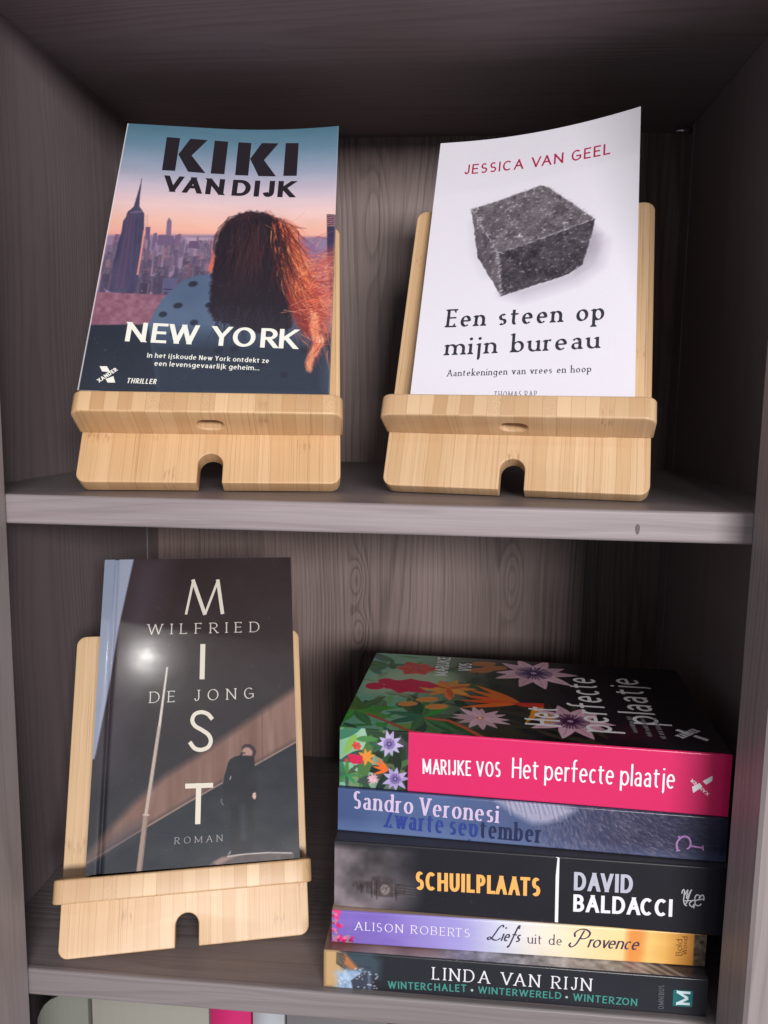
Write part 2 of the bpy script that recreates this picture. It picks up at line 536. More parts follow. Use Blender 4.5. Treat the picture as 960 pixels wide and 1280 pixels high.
# ---------------------------------------------------------------- picture printing: a small painter (millimetre coordinates, colours 0-255)
def fbm(shape, scale, seed, octaves=4, aspect=1.0, rough=0.55):
    r = np.random.default_rng(seed)
    out = np.zeros(shape)
    amp, tot = 1.0, 0.0
    yy, xx = np.mgrid[0:shape[0], 0:shape[1]]
    for o in range(octaves):
        sx, sy = scale / 2 ** o, scale * aspect / 2 ** o
        gx, gy = xx / max(sx, 1), yy / max(sy, 1)
        g = r.random((int(gy.max()) + 2, int(gx.max()) + 2))
        ix, iy = gx.astype(int), gy.astype(int)
        fx, fy = gx - ix, gy - iy
        fx, fy = fx * fx * (3 - 2 * fx), fy * fy * (3 - 2 * fy)
        v = (g[iy, ix] * (1 - fx) + g[iy, ix + 1] * fx) * (1 - fy) + (g[iy + 1, ix] * (1 - fx) + g[iy + 1, ix + 1] * fx) * fy
        out += v * amp
        tot += amp
        amp *= rough
    return out / tot


class Print:
    def __init__(self, w, h, res, color):
        self.w, self.h = w, h
        self.nx, self.ny = int(round(w * res)) + 1, int(round(h * res)) + 1
        self.x, self.y = np.linspace(0, w, self.nx), np.linspace(0, h, self.ny)
        self.res = res
        self.img = np.empty((self.ny, self.nx, 3))
        self.img[:] = color

    def noise(self, mm, seed, octaves=4, aspect=1.0):
        return fbm((self.ny, self.nx), mm * self.res, seed, octaves, aspect) - 0.5

    def window(self, pts, pad):
        p = np.asarray(pts, float)
        i0 = np.searchsorted(self.x, p[:, 0].min() - pad)
        i1 = np.searchsorted(self.x, p[:, 0].max() + pad)
        j0 = np.searchsorted(self.y, p[:, 1].min() - pad)
        j1 = np.searchsorted(self.y, p[:, 1].max() + pad)
        if i1 <= i0 or j1 <= j0:
            return None
        X, Y = np.meshgrid(self.x[i0:i1], self.y[j0:j1])
        return (slice(j0, j1), slice(i0, i1)), X, Y

    def blend(self, sl, a, color):
        im = self.img[sl]
        c = np.asarray(color, float)
        im[:] = im * (1 - a[..., None]) + c * a[..., None]

    def cover(self, d, soft):
        s = max(soft, 0.5 / self.res)
        return np.clip(0.5 - d / (2 * s), 0, 1)

    def poly(self, pts, color, soft=0.0, alpha=1.0, jag=0.0, seed=1, tex=None):
        p = np.asarray(pts, float)
        got = self.window(p, soft + 1 + jag)
        if not got:
            return
        sl, X, Y = got
        if jag:
            X = X + (fbm(X.shape, 2.2 * self.res, seed) - 0.5) * jag * 2
            Y = Y + (fbm(X.shape, 2.2 * self.res, seed + 9) - 0.5) * jag * 2
        d = np.full(X.shape, 1e9)
        ins = np.zeros(X.shape, bool)
        for (x0, y0), (x1, y1) in zip(p, np.roll(p, -1, 0)):
            ex, ey = x1 - x0, y1 - y0
            t = np.clip(((X - x0) * ex + (Y - y0) * ey) / (ex * ex + ey * ey + 1e-12), 0, 1)
            d = np.minimum(d, np.hypot(X - x0 - t * ex, Y - y0 - t * ey))
            if abs(ey) > 1e-12:
                ins ^= ((y0 > Y) != (y1 > Y)) & (X < x0 + (Y - y0) * ex / ey)
        a = self.cover(np.where(ins, -d, d), soft) * alpha
        c = np.asarray(color, float)
        if tex is not None:
            c = c + tex[sl][..., None]
        self.blend(sl, a, c)

    def line(self, pts, width, color, soft=0.0, alpha=1.0, taper=None):
        p = np.asarray(pts, float)
        got = self.window(p, width + soft + 1)
        if not got:
            return
        sl, X, Y = got
        a = np.zeros(X.shape)
        k = len(p) - 1
        for i in range(k):
            (x0, y0), (x1, y1) = p[i], p[i + 1]
            ex, ey = x1 - x0, y1 - y0
            t = np.clip(((X - x0) * ex + (Y - y0) * ey) / (ex * ex + ey * ey + 1e-12), 0, 1)
            wd = width if taper is None else width + (taper - width) * (i + t) / k
            a = np.maximum(a, self.cover(np.hypot(X - x0 - t * ex, Y - y0 - t * ey) - wd / 2, soft) * np.clip(wd * self.res, 0, 1))
        self.blend(sl, a * alpha, color)

    def ellipse(self, c, rx, ry, rot, color, soft=0.0, alpha=1.0):
        got = self.window([(c[0] - rx - ry, c[1] - rx - ry), (c[0] + rx + ry, c[1] + rx + ry)], soft + 1)
        if not got:
            return
        sl, X, Y = got
        ca, sa = math.cos(math.radians(rot)), math.sin(math.radians(rot))
        u, v = (X - c[0]) * ca + (Y - c[1]) * sa, (Y - c[1]) * ca - (X - c[0]) * sa
        d = (np.hypot(u / rx, v / ry) - 1) * min(rx, ry)
        self.blend(sl, self.cover(d, soft) * alpha, color)

    def gradient(self, stops, axis=1):
        s = sorted(stops)
        t = (self.y[:, None] if axis == 1 else self.x[None, :]) + np.zeros((self.ny, self.nx))
        k = [p for p, _ in s]
        for ch in range(3):
            self.img[..., ch] = np.interp(t, k, [c[ch] for _, c in s])

    def petal(self, c, ang, length, width, color, start=0.0):
        ca, sa = math.cos(math.radians(ang)), math.sin(math.radians(ang))
        pts = []
        for t in np.linspace(0, 1, 9):
            pts.append((start + t * (length - start), width / 2 * math.sin(math.pi * min(1, t ** 0.8 * 0.93 + 0.05))))
        pts += [(u, -v) for u, v in reversed(pts)]
        self.poly([(c[0] + u * ca - v * sa, c[1] + u * sa + v * ca) for u, v in pts], color)

    def flower(self, c, r, n, width, color, eye, squash=1.0, rays=True, seed=0):
        q = random.Random(seed)
        for i in range(n):
            a = 360 * i / n + q.uniform(-7, 7)
            L = r * q.uniform(0.85, 1.08)
            k = q.uniform(-14, 14)
            self.petal(c, a, L, width, [v + k for v in color])
            ca, sa = math.cos(math.radians(a)), math.sin(math.radians(a))
            self.line([(c[0] + ca * L * .3, c[1] + sa * L * .3), (c[0] + ca * L * .8, c[1] + sa * L * .8)], width * .07, [v * .72 for v in color], alpha=.7)
        if rays:
            for i in range(34):
                a = math.radians(360 * i / 34 + q.uniform(-3, 3))
                self.line([(c[0] + math.cos(a) * r * .1, c[1] + math.sin(a) * r * .1), (c[0] + math.cos(a) * r * .42, c[1] + math.sin(a) * r * .42)], r * .035, eye)
        self.ellipse(c, r * .13, r * .13, 0, eye)
        self.ellipse(c, r * .07, r * .07, 0, [min(255, v + 120) for v in eye])

    def leaf(self, c, ang, length, width, color, rib=True):
        self.petal(c, ang, length, width, color)
        if rib:
            ca, sa = math.cos(math.radians(ang)), math.sin(math.radians(ang))
            self.line([c, (c[0] + ca * length * .95, c[1] + sa * length * .95)], length * .02, [v * 1.35 for v in color], alpha=.7)

    def palm(self, c, angs, length, color, seed=0):
        q = random.Random(seed)
        for a in angs:
            self.leaf(c, a, length * q.uniform(.8, 1.1), length * .24, [v * q.uniform(.75, 1.2) for v in color])


def grid_mesh(name, pr, surf, mat, parent, extra=None):
    """the printed sheet itself: one vertex per printed dot, bent by surf(x_mm, y_mm) -> local metres. extra: (verts, faces) of plain card"""
    X, Y = np.meshgrid(pr.x, pr.y)
    P = surf(X.ravel(), Y.ravel())
    nx, ny = pr.nx, pr.ny
    i = (np.arange(ny - 1)[:, None] * nx + np.arange(nx - 1)[None, :]).ravel()
    quads = np.stack([i, i + 1, i + 1 + nx, i + nx], 1)
    col = lin(np.clip(pr.img, 0, 255)).reshape(-1, 3)
    return P, quads, col


def sheets_object(name, sheets, mat, parent):
    """joins printed sheets (P, quads, col) and loose card polygons into one mesh part"""
    me = bpy.data.meshes.new(name)
    V, L, S, Ccol, off, tot = [], [], [], [], 0, 0
    for P, Q, c in sheets:
        V.append(P)
        Ccol.append(c)
        if isinstance(Q, np.ndarray):
            L.append((Q + off).ravel())
            S.append(np.full(len(Q), Q.shape[1]))
        else:
            for f in Q:
                L.append(np.array(f) + off)
                S.append(np.array([len(f)]))
        off += len(P)
    V, L, S, Ccol = np.concatenate(V), np.concatenate(L), np.concatenate(S), np.concatenate(Ccol)
    me.vertices.add(len(V))
    me.vertices.foreach_set('co', V.astype(np.float32).ravel())
    me.loops.add(len(L))
    me.loops.foreach_set('vertex_index', L.astype(np.int32))
    me.polygons.add(len(S))
    me.polygons.foreach_set('loop_start', np.concatenate([[0], np.cumsum(S)[:-1]]).astype(np.int32))
    at = me.color_attributes.new('print', 'FLOAT_COLOR', 'POINT')
    at.data.foreach_set('color', np.concatenate([Ccol, np.ones((len(Ccol), 1))], 1).astype(np.float32).ravel())
    me.update(calc_edges=True)
    me.validate()
    me.materials.append(mat)
    ob = bpy.data.objects.new(name, me)
    COL.objects.link(ob)
    ob.parent = parent
    return ob


def card(verts, faces, rgb):
    v = np.array(verts, float)
    return v, faces, np.tile(lin(rgb), (len(v), 1))


# ---------------------------------------------------------------- lettering: pen-stroke alphabet. y: 0 baseline, 1 x-height (or cap height), 2 ascender, -1 descender
CAPS = {
    'A': (.74, '0,0 .5,1|.5,1 1,0|.2,.36 .8,.36'), 'B': (.60, '0,0 0,1|0,1 @.45,.76,.45,.24,90,-90 0,.52|0,.52 @.5,.26,.5,.26,90,-90 0,0'),
    'C': (.68, '@.55,.5,.55,.5,48,312'), 'D': (.72, '0,0 0,1|0,1 @.4,.5,.6,.5,90,-90 0,0'), 'E': (.52, '0,0 0,1|0,1 1,1|0,.52 .88,.52|0,0 1,0'),
    'F': (.50, '0,0 0,1|0,1 1,1|0,.5 .85,.5'), 'G': (.72, '@.52,.5,.52,.5,48,318|.58,.45 1,.45|1,.45 1,.1'), 'H': (.70, '0,0 0,1|1,0 1,1|0,.52 1,.52'),
    'I': (.0, '0,0 0,1'), 'J': (.40, '1,1 1,.3 @.5,.3,.5,.3,0,-165'), 'K': (.64, '0,0 0,1|0,.4 1,1|.3,.58 1,0'), 'L': (.50, '0,0 0,1|0,0 1,0'),
    'M': (.86, '0,0 0,1|0,1 .5,.08|.5,.08 1,1|1,0 1,1'), 'N': (.70, '0,0 0,1|0,1 1,0|1,0 1,1'), 'O': (.80, '@.5,.5,.5,.5,90,-270'),
    'P': (.56, '0,0 0,1|0,1 @.45,.73,.55,.27,90,-90 0,.46'), 'R': (.60, '0,0 0,1|0,1 @.45,.74,.5,.26,90,-90 0,.48|.42,.48 1,0'),
    'S': (.52, '@.5,.745,.44,.255,40,270 @.5,.255,.5,.255,90,-140'), 'T': (.62, '0,1 1,1|.5,1 .5,0'), 'U': (.66, '0,1 0,.33 @.5,.33,.5,.33,180,360 1,1'),
    'V': (.74, '0,1 .5,0|.5,0 1,1'), 'W': (1.06, '0,1 .25,0|.25,0 .5,1|.5,1 .75,0|.75,0 1,1'), 'X': (.66, '0,1 1,0|1,1 0,0'),
    'Y': (.68, '0,1 .5,.45|1,1 .5,.45|.5,.48 .5,0'), 'Z': (.60, '0,1 1,1|1,1 0,0|0,0 1,0'),
}
LOWS = {
    'a': (.80, '@.45,.70,.42,.30,155,0 .87,.0|.87,.56 @.40,.28,.40,.28,90,270 .87,.14'), 'b': (.92, '0,2 0,0|@.5,.5,.5,.5,180,-180'), 'c': (.76, '@.54,.5,.54,.5,50,310'),
    'd': (.92, '1,2 1,0|@.5,.5,.5,.5,0,360'), 'e': (.86, '.02,.53 .98,.53 @.5,.5,.5,.5,4,312'), 'f': (.66, '@.78,1.62,.42,.36,62,180 .36,0|0,1 .95,1'),
    '[': (.80, '~1.25,1.62 1.05,1.95 .78,1.8 .58,1.2 .42,.3 .25,-.6 .02,-.95 -.2,-.7|.2,1 1.05,1'),
    'g': (.92, '1,1 1,-.45 @.5,-.45,.5,.55,0,-150|@.5,.5,.5,.5,0,360'), 'h': (.86, '0,2 0,0|0,.6 @.5,.6,.5,.4,180,0 1,0'), 'i': (.0, '0,1 0,0|D0,1.62'),
    'j': (.36, '.9,1 .9,-.5 @.35,-.5,.55,.5,0,-85|D.9,1.62'), 'k': (.80, '0,2 0,0|0,.35 .92,1|.3,.58 1,0'), 'l': (.0, '0,2 0,0'),
    'm': (1.50, '0,1 0,0|0,.6 @.25,.6,.25,.4,180,0 .5,0|.5,.6 @.75,.6,.25,.4,180,0 1,0'), 'n': (.86, '0,1 0,0|0,.6 @.5,.6,.5,.4,180,0 1,0'), 'o': (.94, '@.5,.5,.5,.5,90,-270'),
    'p': (.92, '0,1 0,-1|@.5,.5,.5,.5,180,-180'), 'r': (.60, '0,1 0,0|0,.55 @.65,.55,.65,.45,180,60'), 's': (.66, '@.5,.75,.44,.25,40,270 @.5,.25,.5,.25,90,-140'),
    't': (.60, '.32,1.5 .32,.3 @.75,.3,.43,.3,180,290|0,1 .98,1'), 'u': (.86, '0,1 0,.4 @.5,.4,.5,.4,180,360|1,1 1,0'), 'v': (.84, '0,1 .5,0|.5,0 1,1'),
    'w': (1.30, '0,1 .25,0|.25,0 .5,1|.5,1 .75,0|.75,0 1,1'), 'z': (.72, '0,1 1,1|1,1 0,0|0,0 1,0'),
    '.': (.0, 'D0,0'), '-': (.5, '0,.5 1,.5'), '*': (.0, 'D0,.55'),
    '{': (1.0, '~.98,.86 .86,1 .66,.86 .5,.45 .36,.12 .16,.0 .04,.1 .2,.17 .55,.02 .85,.0 1.06,.16'),
    '}': (.92, '~.12,.55 .02,.8 .3,1.02 .72,1 .98,.8 .9,.56 .62,.46 .42,.52|~.56,.96 .46,.5 .34,.1 .12,-.06 -.06,.06 .0,.2'),
}


KERN = {'AV', 'VA', 'AT', 'TA', 'LA', 'AN', 'NA', 'LT', 'WA', 'AC', 'LD', 'DA', 'AD', 'RT', 'UI', 'KO', 'YO', 'RK', 'EW', 'ZO', 'rv', 've', 'AR', 'LS', 're', 'ra', 'ro', 'rf', 'rt', 'ru'} - {'AN', 'NA', 'UI', 'LD', 'AD', 'DA'}


def spline_pts(p, n=7):
    p = [np.array(v, float) for v in p]
    p = [2 * p[0] - p[1]] + p + [2 * p[-1] - p[-2]]
    out = []
    for i in range(1, len(p) - 2):
        for t in np.linspace(0, 1, n, endpoint=False):
            a, b, c, d = p[i - 1:i + 3]
            out.append(.5 * (2 * b + (c - a) * t + (2 * a - 5 * b + 4 * c - d) * t * t + (3 * b - a - 3 * c + d) * t ** 3))
    return out + [p[-2]]


def parse(code):
    strokes = []
    for s in code.split('|'):
        if s[0] == 'D':
            strokes.append(('dot', [np.array([float(v) for v in s[1:].split(',')])]))
            continue
        pts, curved = [], False
        if s[0] == '~':
            pts, curved = spline_pts([[float(v) for v in t.split(',')] for t in s[1:].split()]), True
        else:
            for tk in s.split():
                if tk[0] == '@':
                    cx, cy, rx, ry, a0, a1 = [float(v) for v in tk[1:].split(',')]
                    n = max(4, int(abs(a1 - a0) / 14))
                    for a in np.linspace(a0, a1, n + 1):
                        pts.append(np.array([cx + rx * math.cos(math.radians(a)), cy + ry * math.sin(math.radians(a))]))
                    curved = True
                else:
                    q = np.array([float(v) for v in tk.split(',')])
                    if not pts or np.abs(pts[-1] - q).max() > 1e-6:
                        pts.append(q)
        strokes.append(('curve' if curved else 'line', pts))
    return strokes


def clip_y(poly, lo_, hi_):
    for lim, sg in ((lo_, 1), (hi_, -1)):
        out = []
        for a, b in zip(poly, poly[1:] + poly[:1]):
            ia, ib = sg * (a[1] - lim) >= -1e-9, sg * (b[1] - lim) >= -1e-9
            if ia:
                out.append(a)
            if ia != ib:
                t = (lim - a[1]) / (b[1] - a[1])
                out.append(a + (b - a) * t)
        poly = out
        if len(poly) < 3:
            return []
    return poly


def set_text(txt, p0, p1, ptop, thick=.16, thin=None, serif=0.0, track=.14, xh=.70, asc=1.06, desc=.32, slant=0.0, pen=0.0, space=.42, cap=1.0):
    """polygons (mm) of a line of lettering whose baseline runs p0 -> p1 and whose capitals reach ptop; fitted to that length"""
    thin = thick if thin is None else thin
    p0, p1, ptop = (np.array(v, float) for v in (p0, p1, ptop))
    e = (p1 - p0) / np.linalg.norm(p1 - p0)
    pe = np.array([-e[1], e[0]])
    H = abs(np.dot(ptop - p0, pe))
    total = np.linalg.norm(p1 - p0) / H

    def advances(k):
        x, pos = 0.0, []
        for ch, nxt in zip(txt, txt[1:] + ' '):
            if ch == ' ':
                x += space * k
                pos.append(None)
                continue
            w, low = (CAPS[ch][0], False) if ch in CAPS else (LOWS[ch][0], True)
            if low and ch not in '{}':
                w = w * xh
            w = thick + max(w - .13, 0) * k
            if ch + nxt in KERN:
                kern = -.13 * k
            else:
                kern = 0.0
            pos.append((x, w))
            x += w + (track + kern * (1 if not low else .5)) * (0.35 + 0.65 * k)
        return pos, x - track * (0.35 + 0.65 * k)
    lo_, hi_ = 0.05, 6.0
    for _ in range(40):
        k = (lo_ + hi_) / 2
        if advances(k)[1] > total:
            hi_ = k
        else:
            lo_ = k
    pos, _ = advances(k)
    pr = math.radians(pen)

    def width(d):
        L = math.hypot(*d)
        if L < 1e-9:
            return thick
        return thin + (thick - thin) * abs(math.sin(math.atan2(d[1], d[0]) - pr)) ** 1.3
    polys = []
    for ch, at in zip(txt, pos):
        if at is None:
            continue
        x0, w = at
        low = ch in LOWS and ch not in '{}'
        top = xh if low else cap

        def mp(q):
            y = q[1]
            if not low:
                yy = thin / 2 + y * (cap - thin)
            elif y < 0:
                yy = thin / 2 + y * desc
            elif y <= 1:
                yy = thin / 2 + y * (xh - thin)
            else:
                yy = xh - thin / 2 + (y - 1) * (asc - xh + thin / 2)
            xx = x0 + thick / 2 + q[0] * (w - thick)
            return np.array([xx, yy])
        limit = {0.0: 0.0, 1.0: top, 2.0: asc, -1.0: -desc}
        strokes = parse((LOWS if ch in LOWS else CAPS)[ch][1])
        ends = [tuple(np.round(p, 3)) for kd, pts in strokes for p in (pts[0], pts[-1])]
        for kind, raw in strokes:
            if kind == 'dot':
                c = mp(raw[0])
                r = thick * .58
                if ch in '.*':
                    c[1] = r if ch == '.' else top * .5
                polys.append([c + r * np.array([math.cos(t), math.sin(t)]) for t in np.linspace(0, 2 * math.pi, 13)[:-1]])
                continue
            P = [mp(q) for q in raw]
            closed = len(P) > 4 and np.abs(P[0] - P[-1]).max() < 1e-6
            ylo, yhi = -9, 9
            for i, j in ((0, 1), (-1, -2)):
                d = P[i] - P[j]
                steep = abs(d[1]) > .35 * abs(d[0]) and abs(d[1]) > 1e-6
                ry = round(float(raw[i][1]), 3)
                if closed or not steep or ry not in limit:
                    continue
                lim = limit[ry]
                if kind == 'line' and abs(d[0]) > 1e-6:
                    P[i] = P[i] + d / np.linalg.norm(d) * (thick + thin)
                    if d[1] > 0:
                        yhi = min(yhi, lim)
                    else:
                        ylo = max(ylo, lim)
                else:
                    P[i] = np.array([P[i][0], lim])
                if serif > 0:
                    sx = P[i][0] if abs(d[0]) < 1e-6 else P[j][0] + d[0] * (lim - P[j][1]) / d[1]
                    key = tuple(np.round(raw[i], 3))
                    shared = ends.count(key) > 1
                    up = d[1] > 0
                    k1, k2 = serif, serif
                    if shared:
                        if ch in 'AMNVWXYvwz' and not (ch in 'MN' and kind == 'line' and abs(d[0]) < 1e-6 and raw[i][0] in (0, 1)):
                            continue
                        k2 = 0.0
                        if ch in 'NM' and raw[i][0] == 1:
                            k1, k2 = 0.0, 0.0
                        if ch == 'T':
                            continue
                    if low and up:
                        k2 = 0.0 if ch not in 'vwuk' else serif * .7
                        if ch == 't':
                            continue
                    if ch == 'u' and up:
                        k2 = 0.0
                    if low and ch in 'adu' and not up:
                        k1 = 0.0
                    if ch in 'Jj' and not up:
                        continue
                    sg = -1 if up else 1
                    h1, h2 = thin * .62, thin * .62 + thick * .55
                    hw = thick / 2
                    q = [np.array([sx - hw - k1, lim]), np.array([sx + hw + k2, lim]), np.array([sx + hw + k2, lim + sg * h1]),
                         np.array([sx + hw * .96, lim + sg * h2]), np.array([sx - hw * .96, lim + sg * h2]), np.array([sx - hw - k1, lim + sg * h1])]
                    if low and up and ch not in 'vw':
                        q[0] = q[0] + np.array([0, -h1 * 1.3])
                        q[5] = q[5] + np.array([0, -h1 * 1.3])
                    polys.append(q)
            if serif > 0 and kind == 'line' and abs(P[0][1] - P[-1][1]) < 1e-6 and ch in 'EFLTZz':
                for i in (0, -1):
                    if ends.count(tuple(np.round(raw[i], 3))) == 1 and raw[i][1] in (0, 1):
                        sg = 1 if raw[i][1] == 0 else -1
                        b = P[i] + np.array([0, -sg * thin / 2])
                        dx = thick * .5 * (1 if P[i][0] < P[i - 1][0] or (i == 0) else -1)
                        dx = abs(dx) if P[i][0] <= min(P[0][0], P[-1][0]) + 1e-9 else -abs(dx)
                        polys.append([b, b + np.array([0, sg * (thin + thick * 1.0)]), b + np.array([dx * .5, sg * (thin + thick * 1.0)]), b + np.array([dx * 1.6, sg * thin]), b + np.array([dx * 1.6, 0])])
            if kind == 'line' and abs(P[0][1] - P[-1][1]) < 1e-6 and ch in 'EFLTZGtf[z':
                s_ = 1 if P[-1][0] > P[0][0] else -1
                P[0] = P[0] - np.array([s_ * thick * .5, 0])
                P[-1] = P[-1] + np.array([s_ * thick * .5, 0])
            m = len(P)
            nor, hw = [], []
            for i in range(m):
                if closed:
                    d = P[(i + 1) % (m - 1)] - P[(i - 1) % (m - 1)]
                else:
                    d = P[min(i + 1, m - 1)] - P[max(i - 1, 0)]
                d = d / (np.linalg.norm(d) + 1e-12)
                nor.append(np.array([-d[1], d[0]]))
                hw.append(width(d) / 2)
            for i in range(m - 1):
                q = [P[i] + nor[i] * hw[i], P[i + 1] + nor[i + 1] * hw[i + 1], P[i + 1] - nor[i + 1] * hw[i + 1], P[i] - nor[i] * hw[i]]
                q = clip_y(q, ylo, yhi)
                if q:
                    polys.append(q)
    return [[p0 + e * (v[0] + slant * v[1]) * H + pe * v[1] * H for v in q] for q in polys]


def lettering(name, items, surf, parent, rough=0.35, lift=0.00012, step=2.5e-6):
    """items: list of (rgb, [polygons in mm]); one flat printed mesh, every stroke a hair above the one before"""
    V, F, mi, mats = [], [], [], []
    k = 0
    for rgb, polys in items:
        m = ink(rgb, rough)
        if m not in mats:
            mats.append(m)
        for q in polys:
            q = np.array(q)
            area2 = np.sum(q[:, 0] * np.roll(q[:, 1], -1) - np.roll(q[:, 0], -1) * q[:, 1])
            if abs(area2) < 1e-7:
                continue
            if area2 < 0:
                q = q[::-1]
            P = surf(q[:, 0], q[:, 1], lift + step * (k % 60))
            F.append(tuple(range(len(V), len(V) + len(q))))
            V += [tuple(v) for v in P]
            mi.append(mats.index(m))
            k += 1
    return mesh_object(name, V, F, None, parent, mats=mats, midx=mi)


def strokes(paths, w):
    """simple pen lines (mm) as ribbons"""
    out = []
    for p in paths:
        p = [np.array(v, float) for v in p]
        for i in range(len(p) - 1):
            d = p[i + 1] - p[i]
            d = d / (np.linalg.norm(d) + 1e-9)
            n = np.array([-d[1], d[0]]) * w / 2
            out.append([p[i] + n - d * w * .2, p[i + 1] + n + d * w * .2, p[i + 1] - n + d * w * .2, p[i] - n - d * w * .2])
    return out


COVER = printed('printed_cover')
GLOSS = printed('glossy_printed_cover', 0.34, 0.42, 0.04, 0.16, 0.16, 0.28)
MATT = printed('soft_touch_printed_cover', 0.42, 0.08, 0.25, spec=0.3)


# ---------------------------------------------------------------- books on the stands
def frame_matrix(o, r, u, n):
    return Matrix(((r[0], -n[0], u[0], o[0]), (r[1], -n[1], u[1], o[1]), (r[2], -n[2], u[2], o[2]), (0, 0, 0, 1)))


def cover_surface(bw, T, curl):
    def surf(x, y, lift=0.0):
        x, y = np.asarray(x, float), np.asarray(y, float)
        return np.stack([x / 1000 - bw / 2, -(T + curl(x, y) + lift), y / 1000 + 0.0 * x], 1)
    return surf


def standing_paperback(name, label, matrix, bw, bh, T, pr, curl, rest_rgb, group):
    bk = thing(name, label, 'book', matrix, group)
    surf = cover_surface(bw, T, curl)
    sheets = [grid_mesh('cover', pr, surf, None, None)]
    gx, gy = np.meshgrid(np.linspace(0, bw * 1000, 25), np.linspace(0, bh * 1000, 25))
    back = surf(gx.ravel(), gy.ravel(), -0.00028)
    i = (np.arange(24)[:, None] * 25 + np.arange(24)[None, :]).ravel()
    sheets.append((back, np.stack([i, i + 25, i + 26, i + 1], 1), np.tile(lin((235, 232, 228)), (625, 1))))
    w = bw / 2
    e = 0.0003
    sheets.append(card([(-w, -e, 0), (-w, -T, 0), (-w, -T, bh), (-w, -e, bh), (w, -e, 0), (w, -e, bh)], [(0, 1, 2, 3), (0, 3, 5, 4)], rest_rgb))
    # the cut edge of the card along the spine fold
    sheets_object('cover', sheets, COVER, bk)
    box('page_block', (-w + 0.0004, -T + 0.0005, 0.0006), (w - 0.0008, -0.0006, bh - 0.0008), paper('page_edges', 'y'), bk)
    return bk, surf


# ---- paperback with the city at dusk
W1, H1, T1 = 135.1, 201.5, 0.018
pr = Print(W1, H1, 2.3, (90, 95, 120))
ys = [p[1] for p in [(71.3,204.7),(72.7,185.4),(74.3,164.7),(75.5,149.4),(76.7,133.7),(77.8,119.1),(78.5,109.7),(81.4,70.3),(86.6,1.8)]]
pr.gradient(list(zip(ys, [(78, 118, 136), (104, 136, 158), (158, 166, 188), (204, 190, 206), (234, 200, 198), (240, 186, 168), (234, 168, 154), (148, 116, 130), (60, 66, 80)])))
pr.img += (pr.noise(40, 3, 4, 0.25) * 16)[..., None]
# far water and city haze
pr.poly([(-33.6,106.2),(31.0,110.5),(68.7,113.0),(150.4,113.0),(151.1,70.9),(-26.4,64.1)], (142, 122, 152), soft=1.2)
pr.poly([(45.7,109.7),(73.6,110.7),(74.6,98.5),(61.6,96.5),(50.9,100.8)], (178, 152, 172), soft=1.0)
q = random.Random(4)
hz = [(-1.0,104.7),(66.9,105.4)]
fl = [(-8.8,65.1),(69.8,72.0)]
for i in range(240):                                    # blocks of the city, far to near
    t = (i / 240) ** 1.1
    x = q.uniform(0, 66)
    y = hz[0][1] + (fl[0][1] - hz[0][1]) * t + q.uniform(0, 3)
    wd, ht = q.uniform(1.2, 3.4) * (0.7 + t), q.uniform(2, 7.5) * (0.8 + 0.5 * t)
    v_ = q.uniform(-13, 13)
    base = [np.interp(t, [0, 1], v) + v_ for v in ((118, 72), (102, 66), (128, 88))]
    if q.random() < .12:
        base = [base[0] + 38, base[1] + 16, base[2] + 8]
    pr.poly([(x, y - 6), (x + wd, y - 6), (x + wd, y + ht), (x, y + ht)], base, alpha=.8)
    if q.random() < .3:
        pr.poly([(x + wd * .8, y - 5), (x + wd, y - 5), (x + wd, y + ht), (x + wd * .8, y + ht)], (168, 124, 128), alpha=.4)
for i in range(260):
    x, y = q.uniform(0, 66), q.uniform(fl[0][1], hz[0][1] - 3)
    c = q.choice([(150, 128, 142), (62, 56, 76), (186, 146, 144), (54, 50, 70), (112, 104, 130)])
    pr.poly([(x, y), (x + q.uniform(.3, 1.0), y), (x + .5, y + q.uniform(.4, 1.6)), (x, y + .8)], c, alpha=.45)
pr.poly([(22.8,107.3),(21.8,116.1),(24.7,116.3),(25.6,104.4)], (112, 88, 118))
pr.poly([(28.6,104.6),(27.7,111.8),(29.1,111.9),(30.0,104.7)], (116, 92, 122))
pr.poly([(34.6,108.1),(33.9,121.4),(34.8,124.6),(36.7,121.6),(37.8,107.3)], (128, 106, 136))
pr.poly([(30.1,104.7),(30.2,110.4),(34.1,110.7),(38.9,110.2),(39.7,102.8),(30.3,102.7)], (112, 92, 124))
pr.poly([(48.4,101.8),(48.7,107.0),(53.7,107.3),(55.5,101.3)], (104, 84, 116))
pr.poly([(40.5,102.3),(40.0,111.0),(42.1,111.2),(43.0,102.5)], (118, 96, 126))
tower = [(14.7,154.4),(15.0,149.4),(15.3,142.9),(16.2,132.1),(18.2,129.2),(19.8,126.5),(21.2,113.4),(21.8,96.0),(22.1,80.1),(22.4,67.5),(7.2,66.6),(7.1,79.2),(7.3,95.1),(7.6,105.3),(8.3,111.5),(8.1,119.8),(9.3,122.9),(9.8,127.4),(11.5,129.4),(12.9,131.9),(13.7,140.6),(14.5,150.0)]
pr.poly(tower, (74, 70, 98), soft=.25, tex=pr.noise(4, 51, 3, 4.0) * 26)
pr.poly([(10.5,126.3),(14.8,127.2),(15.3,103.7),(16.4,70.1),(10.0,69.7),(10.0,103.4)], (88, 72, 100), soft=1.2, alpha=.7)
for k in range(12):
    a, b = [(10.7,125.3),(10.8,69.7)][0], [(10.7,125.3),(10.8,69.7)][1]
    dx = k * 1.25
    pr.line([(a[0] + dx * .8, a[1]), (b[0] + dx * 1.45, b[1])], .3, (50, 48, 78) if k % 2 else (112, 98, 124), alpha=.45)
pr.line([(21.4,113.4),(21.6,98.0),(21.7,80.1)], .9, (240, 158, 140), soft=.3, alpha=.9)
pr.line([(14.7,154.4),(15.3,141.8)], .5, (96, 72, 88))
